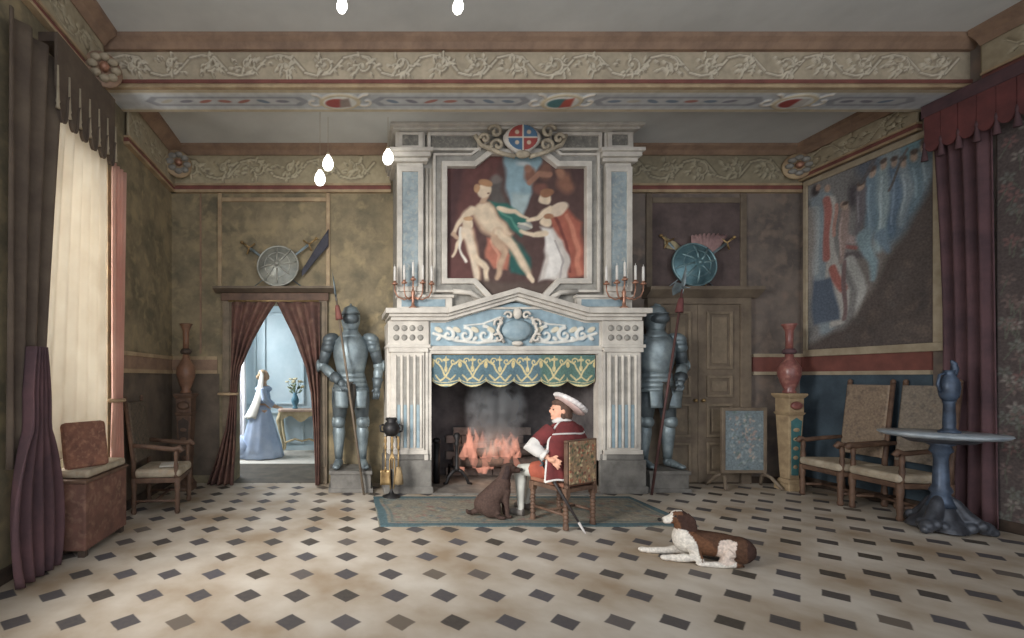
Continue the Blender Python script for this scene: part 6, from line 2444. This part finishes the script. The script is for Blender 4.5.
for k in range(130):
    a, b_ = rr.uniform(0.05, .57), rr.uniform(0, 4.35)
    c = rr.choice([(150, 140, 132), (134, 92, 90), (112, 116, 108), (120, 98, 94)])
    for j in range(5):
        th = j * 1.257 + k
        cv.ell(a + math.cos(th) * .04, b_ + math.sin(th) * .04, .035, .02, c, rot=th, soft=.5, alpha=.8)
    cv.stroke([(a, b_), (a + rr.uniform(-.1, .1), b_ - 0.15)], 0.012, (98, 100, 88))
o = picture('floral_hanging', cv, (WR - 0.02, 4.74, 0.02), (0, -0.62, 0), (0, 0, 4.35), M['weave'], None, thick=0.012)
tag(o, 'grey and rose floral hanging at the far right wall edge', 'hanging')

# ------------------------------------------------------------------ armchairs along the side walls
def chair_canvas(pal, w_, h, seed):
    cv = Canvas(0, w_, 0, h, 40, 70, pal[0], seed=seed)
    rr = random.Random(seed)
    for k in range(110):
        cv.ell(rr.uniform(0, w_), rr.uniform(0, h), rr.uniform(.015, .05), rr.uniform(.012, .035), rr.choice(pal[1:]), rot=rr.uniform(0, 3), soft=.7, alpha=.7)
    return cv


def armchair(loc, rz, label, pal, seed, bh=1.5, group=None):
    """faces local +y"""
    t = thing('armchair', label, 'armchair', loc, rz, group)
    W_, Dp = 0.29, 0.27
    for sx in (-1, 1):
        for sy in (-1, 1):
            q = MB()
            x, y = sx * (W_ - 0.025), sy * (Dp - 0.025)
            q.lathe([(0, 0), (0.022, 0), (0.034, 0.03), (0.024, 0.07), (0.03, 0.12), (0.03, 0.2), (0.024, 0.24), (0.033, 0.3), (0.033, 0.42), (0, 0.42)], (x, y, 0), 14)
            q.build('leg', M['wood'], t)
    q = MB()
    q.box(-W_, W_, -Dp, Dp, 0.36, 0.42)
    q.build('seat_rail', M['wood'], t, bevel=0.01)
    q = MB()
    q.box(-W_ + 0.005, W_ - 0.005, -Dp + 0.02, Dp + 0.01, 0.42, 0.52)
    q.build('seat', M['cushion'], t, bevel=0.035)
    q = MB()
    for s in (-1, 1):
        q.tube([(s * (W_ - 0.025), -Dp + 0.03, 0.15), (s * (W_ - 0.025), Dp - 0.03, 0.15)], 0.018, 8)
    q.tube([(-W_ + 0.03, 0, 0.15), (W_ - 0.03, 0, 0.15)], 0.018, 8)
    q.build('stretcher', M['wood'], t)
    for s in (-1, 1):
        q = MB()
        x = s * (W_ - 0.02)
        q.tube([(x, -Dp + 0.02, 0.8), (x, -0.05, 0.78), (x, Dp - 0.06, 0.75), (x, Dp + 0.0, 0.77), (x, Dp + 0.03, 0.74), (x, Dp + 0.0, 0.72)], [0.024, 0.028, 0.03, 0.034, 0.03, 0.018], 10)
        ar = q.build('arm', M['wood'], t)
        q = MB()
        q.lathe([(0, 0.42), (0.026, 0.42), (0.018, 0.46), (0.028, 0.55), (0.018, 0.62), (0.026, 0.68), (0.02, 0.74), (0, 0.74)], (x, Dp - 0.04, 0), 12)
        q.build('arm_post', M['wood'], ar)
    lean = R(7)
    q = MB()
    for s in (-1, 1):
        x = s * (W_ - 0.025)
        q.tube([(x, -Dp + 0.025, 0.42), (x, -Dp + 0.02, 0.6), (x, -Dp - 0.07, bh + 0.02)], [0.03, 0.026, 0.024], 8)
        q.ell((x, -Dp - 0.072, bh + 0.04), (0.026, 0.026, 0.034), n=10)
    q.build('back_post', M['wood'], t)
    hh = bh - 0.6
    cv = chair_canvas(pal, 0.52, hh, seed)
    y0_, y1_ = -Dp + 0.06, -Dp - 0.03
    picture('backrest', cv, (0.26, y0_, 0.6), (-0.52, 0, 0), (0, y1_ - y0_, hh), M['weave'], t, thick=0.06)
    return t


PA = [(150, 126, 102), (170, 146, 118), (128, 104, 88), (160, 132, 108), (112, 96, 84)]
PB = [(142, 128, 112), (160, 146, 128), (120, 108, 96), (150, 130, 110), (108, 100, 92)]
armchair((6.37, 5.86, 0), R(84), 'tall backed upholstered armchair next to the corner pedestal', PA, 3)
armchair((6.37, 5.25, 0), R(84), 'tall backed upholstered armchair partly behind the round table', PB, 4)
armchair((-2.3, 5.55, 0), R(-84), 'upholstered armchair against the left wall near the window', [(92, 78, 62), (110, 92, 70), (78, 66, 54), (100, 82, 66)], 5, 1.3)

# folded paper on the left chair
q = MB()
q.box(-0.1, 0.1, -0.14, 0.14, 0, 0.012)
o = q.build('folded_paper', M['paper'], bevel=0.003)
o.location = (-2.2, 5.5, 0.531)
o.rotation_euler = (0, 0, 0.3)
tag(o, 'white folded paper lying on the armchair by the left wall', 'paper')

# ------------------------------------------------------------------ round table and its ornament
TC = Vector((6.17, 4.72, 0))
t = thing('round_table', 'round pale blue marble table on a dark sculpted pedestal base', 'table', TC)
TH = 1.02
MB().lathe([(0, TH - 0.045), (0.38, TH - 0.045), (0.42, TH - 0.03), (0.44, TH - 0.012), (0.435, TH), (0, TH)], n=56).build('tabletop', M['blue_table'], t)
MB().lathe([(0, TH - 0.1), (0.22, TH - 0.1), (0.28, TH - 0.06), (0.28, TH - 0.045), (0, TH - 0.045)], n=40).build('under_frame', M['black_bronze'], t)
MB().lathe([(0, 0.25), (0.11, 0.25), (0.085, 0.32), (0.065, 0.38), (0.085, 0.42), (0.06, 0.47), (0.052, 0.75), (0.06, 0.8), (0.085, 0.83), (0.07, 0.88), (0.13, TH - 0.1), (0, TH - 0.1)], n=24).build('column', M['blue_metal'], t)
q = MB()
q.lathe([(0, 0.02), (0.3, 0.02), (0.28, 0.06), (0.2, 0.14), (0.14, 0.24), (0.1, 0.28), (0, 0.28)], n=30, fn=lambda th, z: 1 + 0.12 * math.cos(th * 3))
for k in range(3):
    a = R(200 + 120 * k)
    c, s = math.cos(a), math.sin(a)
    # dolphin-like foot: body sweeping out, head on the floor
    q.tube([(0.05 * c, 0.05 * s, 0.34), (0.12 * c, 0.12 * s, 0.28), (0.2 * c, 0.2 * s, 0.17), (0.3 * c, 0.3 * s, 0.1), (0.4 * c, 0.4 * s, 0.07)], [0.05, 0.07, 0.085, 0.08, 0.055], 12)
    q.ell((0.38 * c, 0.38 * s, 0.075), (0.085, 0.085, 0.07))
    q.ell((0.45 * c, 0.45 * s, 0.045), (0.05, 0.05, 0.042))
    for m_ in (-1, 1):
        q.ell((0.34 * c - m_ * 0.07 * s, 0.34 * s + m_ * 0.07 * c, 0.1), (0.05, 0.05, 0.05))
        q.ell((0.24 * c - m_ * 0.1 * s, 0.24 * s + m_ * 0.1 * c, 0.07), (0.06, 0.06, 0.055))
for v_ in q.v:
    v_.x *= 0.74
    v_.y *= 0.74
organic(q, 'sculpted_base', M['black_bronze'], t, 0.01, 2)

t = thing('bronze_ewer', 'slender blue bronze ewer standing on the round marble table', 'ewer', (TC.x + 0.06, TC.y - 0.02, TH + 0.001))
MB().lathe([(0, 0), (0.075, 0), (0.08, 0.015), (0.05, 0.035), (0.042, 0.06), (0.046, 0.09), (0.04, 0.3), (0.048, 0.33), (0, 0.33)], n=22).build('foot_column', M['blue_metal'], t)
q = MB()
q.lathe([(0, 0.33), (0.045, 0.33), (0.068, 0.38), (0.078, 0.46), (0.072, 0.53), (0.046, 0.59), (0.036, 0.62), (0.046, 0.65), (0, 0.63)], n=22)
q.build('bowl', M['blue_metal'], t)
q = MB()
q.tube([(0.03, 0, 0.6), (0.06, 0, 0.66), (0.05, 0, 0.72), (0.02, 0, 0.75)], [0.035, 0.03, 0.022, 0.01], 10)
q.tube([(-0.05, 0, 0.62), (-0.1, 0, 0.6), (-0.12, 0, 0.5), (-0.09, 0, 0.42)], 0.013, 8)
q.build('spout_and_handle', M['blue_metal'], t)

# ------------------------------------------------------------------ lamp reflections built as glowing bulbs; bulbs and cords are made up
gb = emis('reflection_glow', (255, 252, 244), 6.0)
blist = [(342, 6, 3.6, 'lamp reflection built as a bulb high before the beam, left one of the pair'), (458, 7, 3.6, 'lamp reflection built as a bulb high before the beam, right one of the pair'),
         (388, 158, 6.0, 'lamp reflection built as a bulb beside the upper left edge of the chimneypiece'), (328, 164, 6.0, 'lamp reflection built as a bulb in front of the back frieze, upper of two close together'),
         (320, 179, 5.8, 'lamp reflection built as a bulb in front of the back frieze, lower of two close together')]
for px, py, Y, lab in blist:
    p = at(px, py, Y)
    t = thing('reflection_bulb', lab, 'light bulb', p)
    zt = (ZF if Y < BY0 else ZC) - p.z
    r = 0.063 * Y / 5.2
    MB().lathe([(0, -r * 1.25), (r * 0.6, -r * 1.0), (r * 0.95, -r * 0.4), (r, 0.1 * r), (r * 0.8, r * 0.75), (r * 0.45, r * 1.3), (r * 0.28, r * 1.6), (0, r * 1.6)], n=18).build('reflection_shape', gb, t)
    MB().lathe([(0, r * 1.5), (r * 0.3, r * 1.5), (r * 0.3, r * 2.0), (0.004, r * 2.2), (0, r * 2.2)], n=10).build('added_socket', M['cream_line'], t)
    MB().tube([(0, 0, r * 2.1), (0, 0, zt)], 0.0025, 6).build('added_cord', M['cream_line'], t)
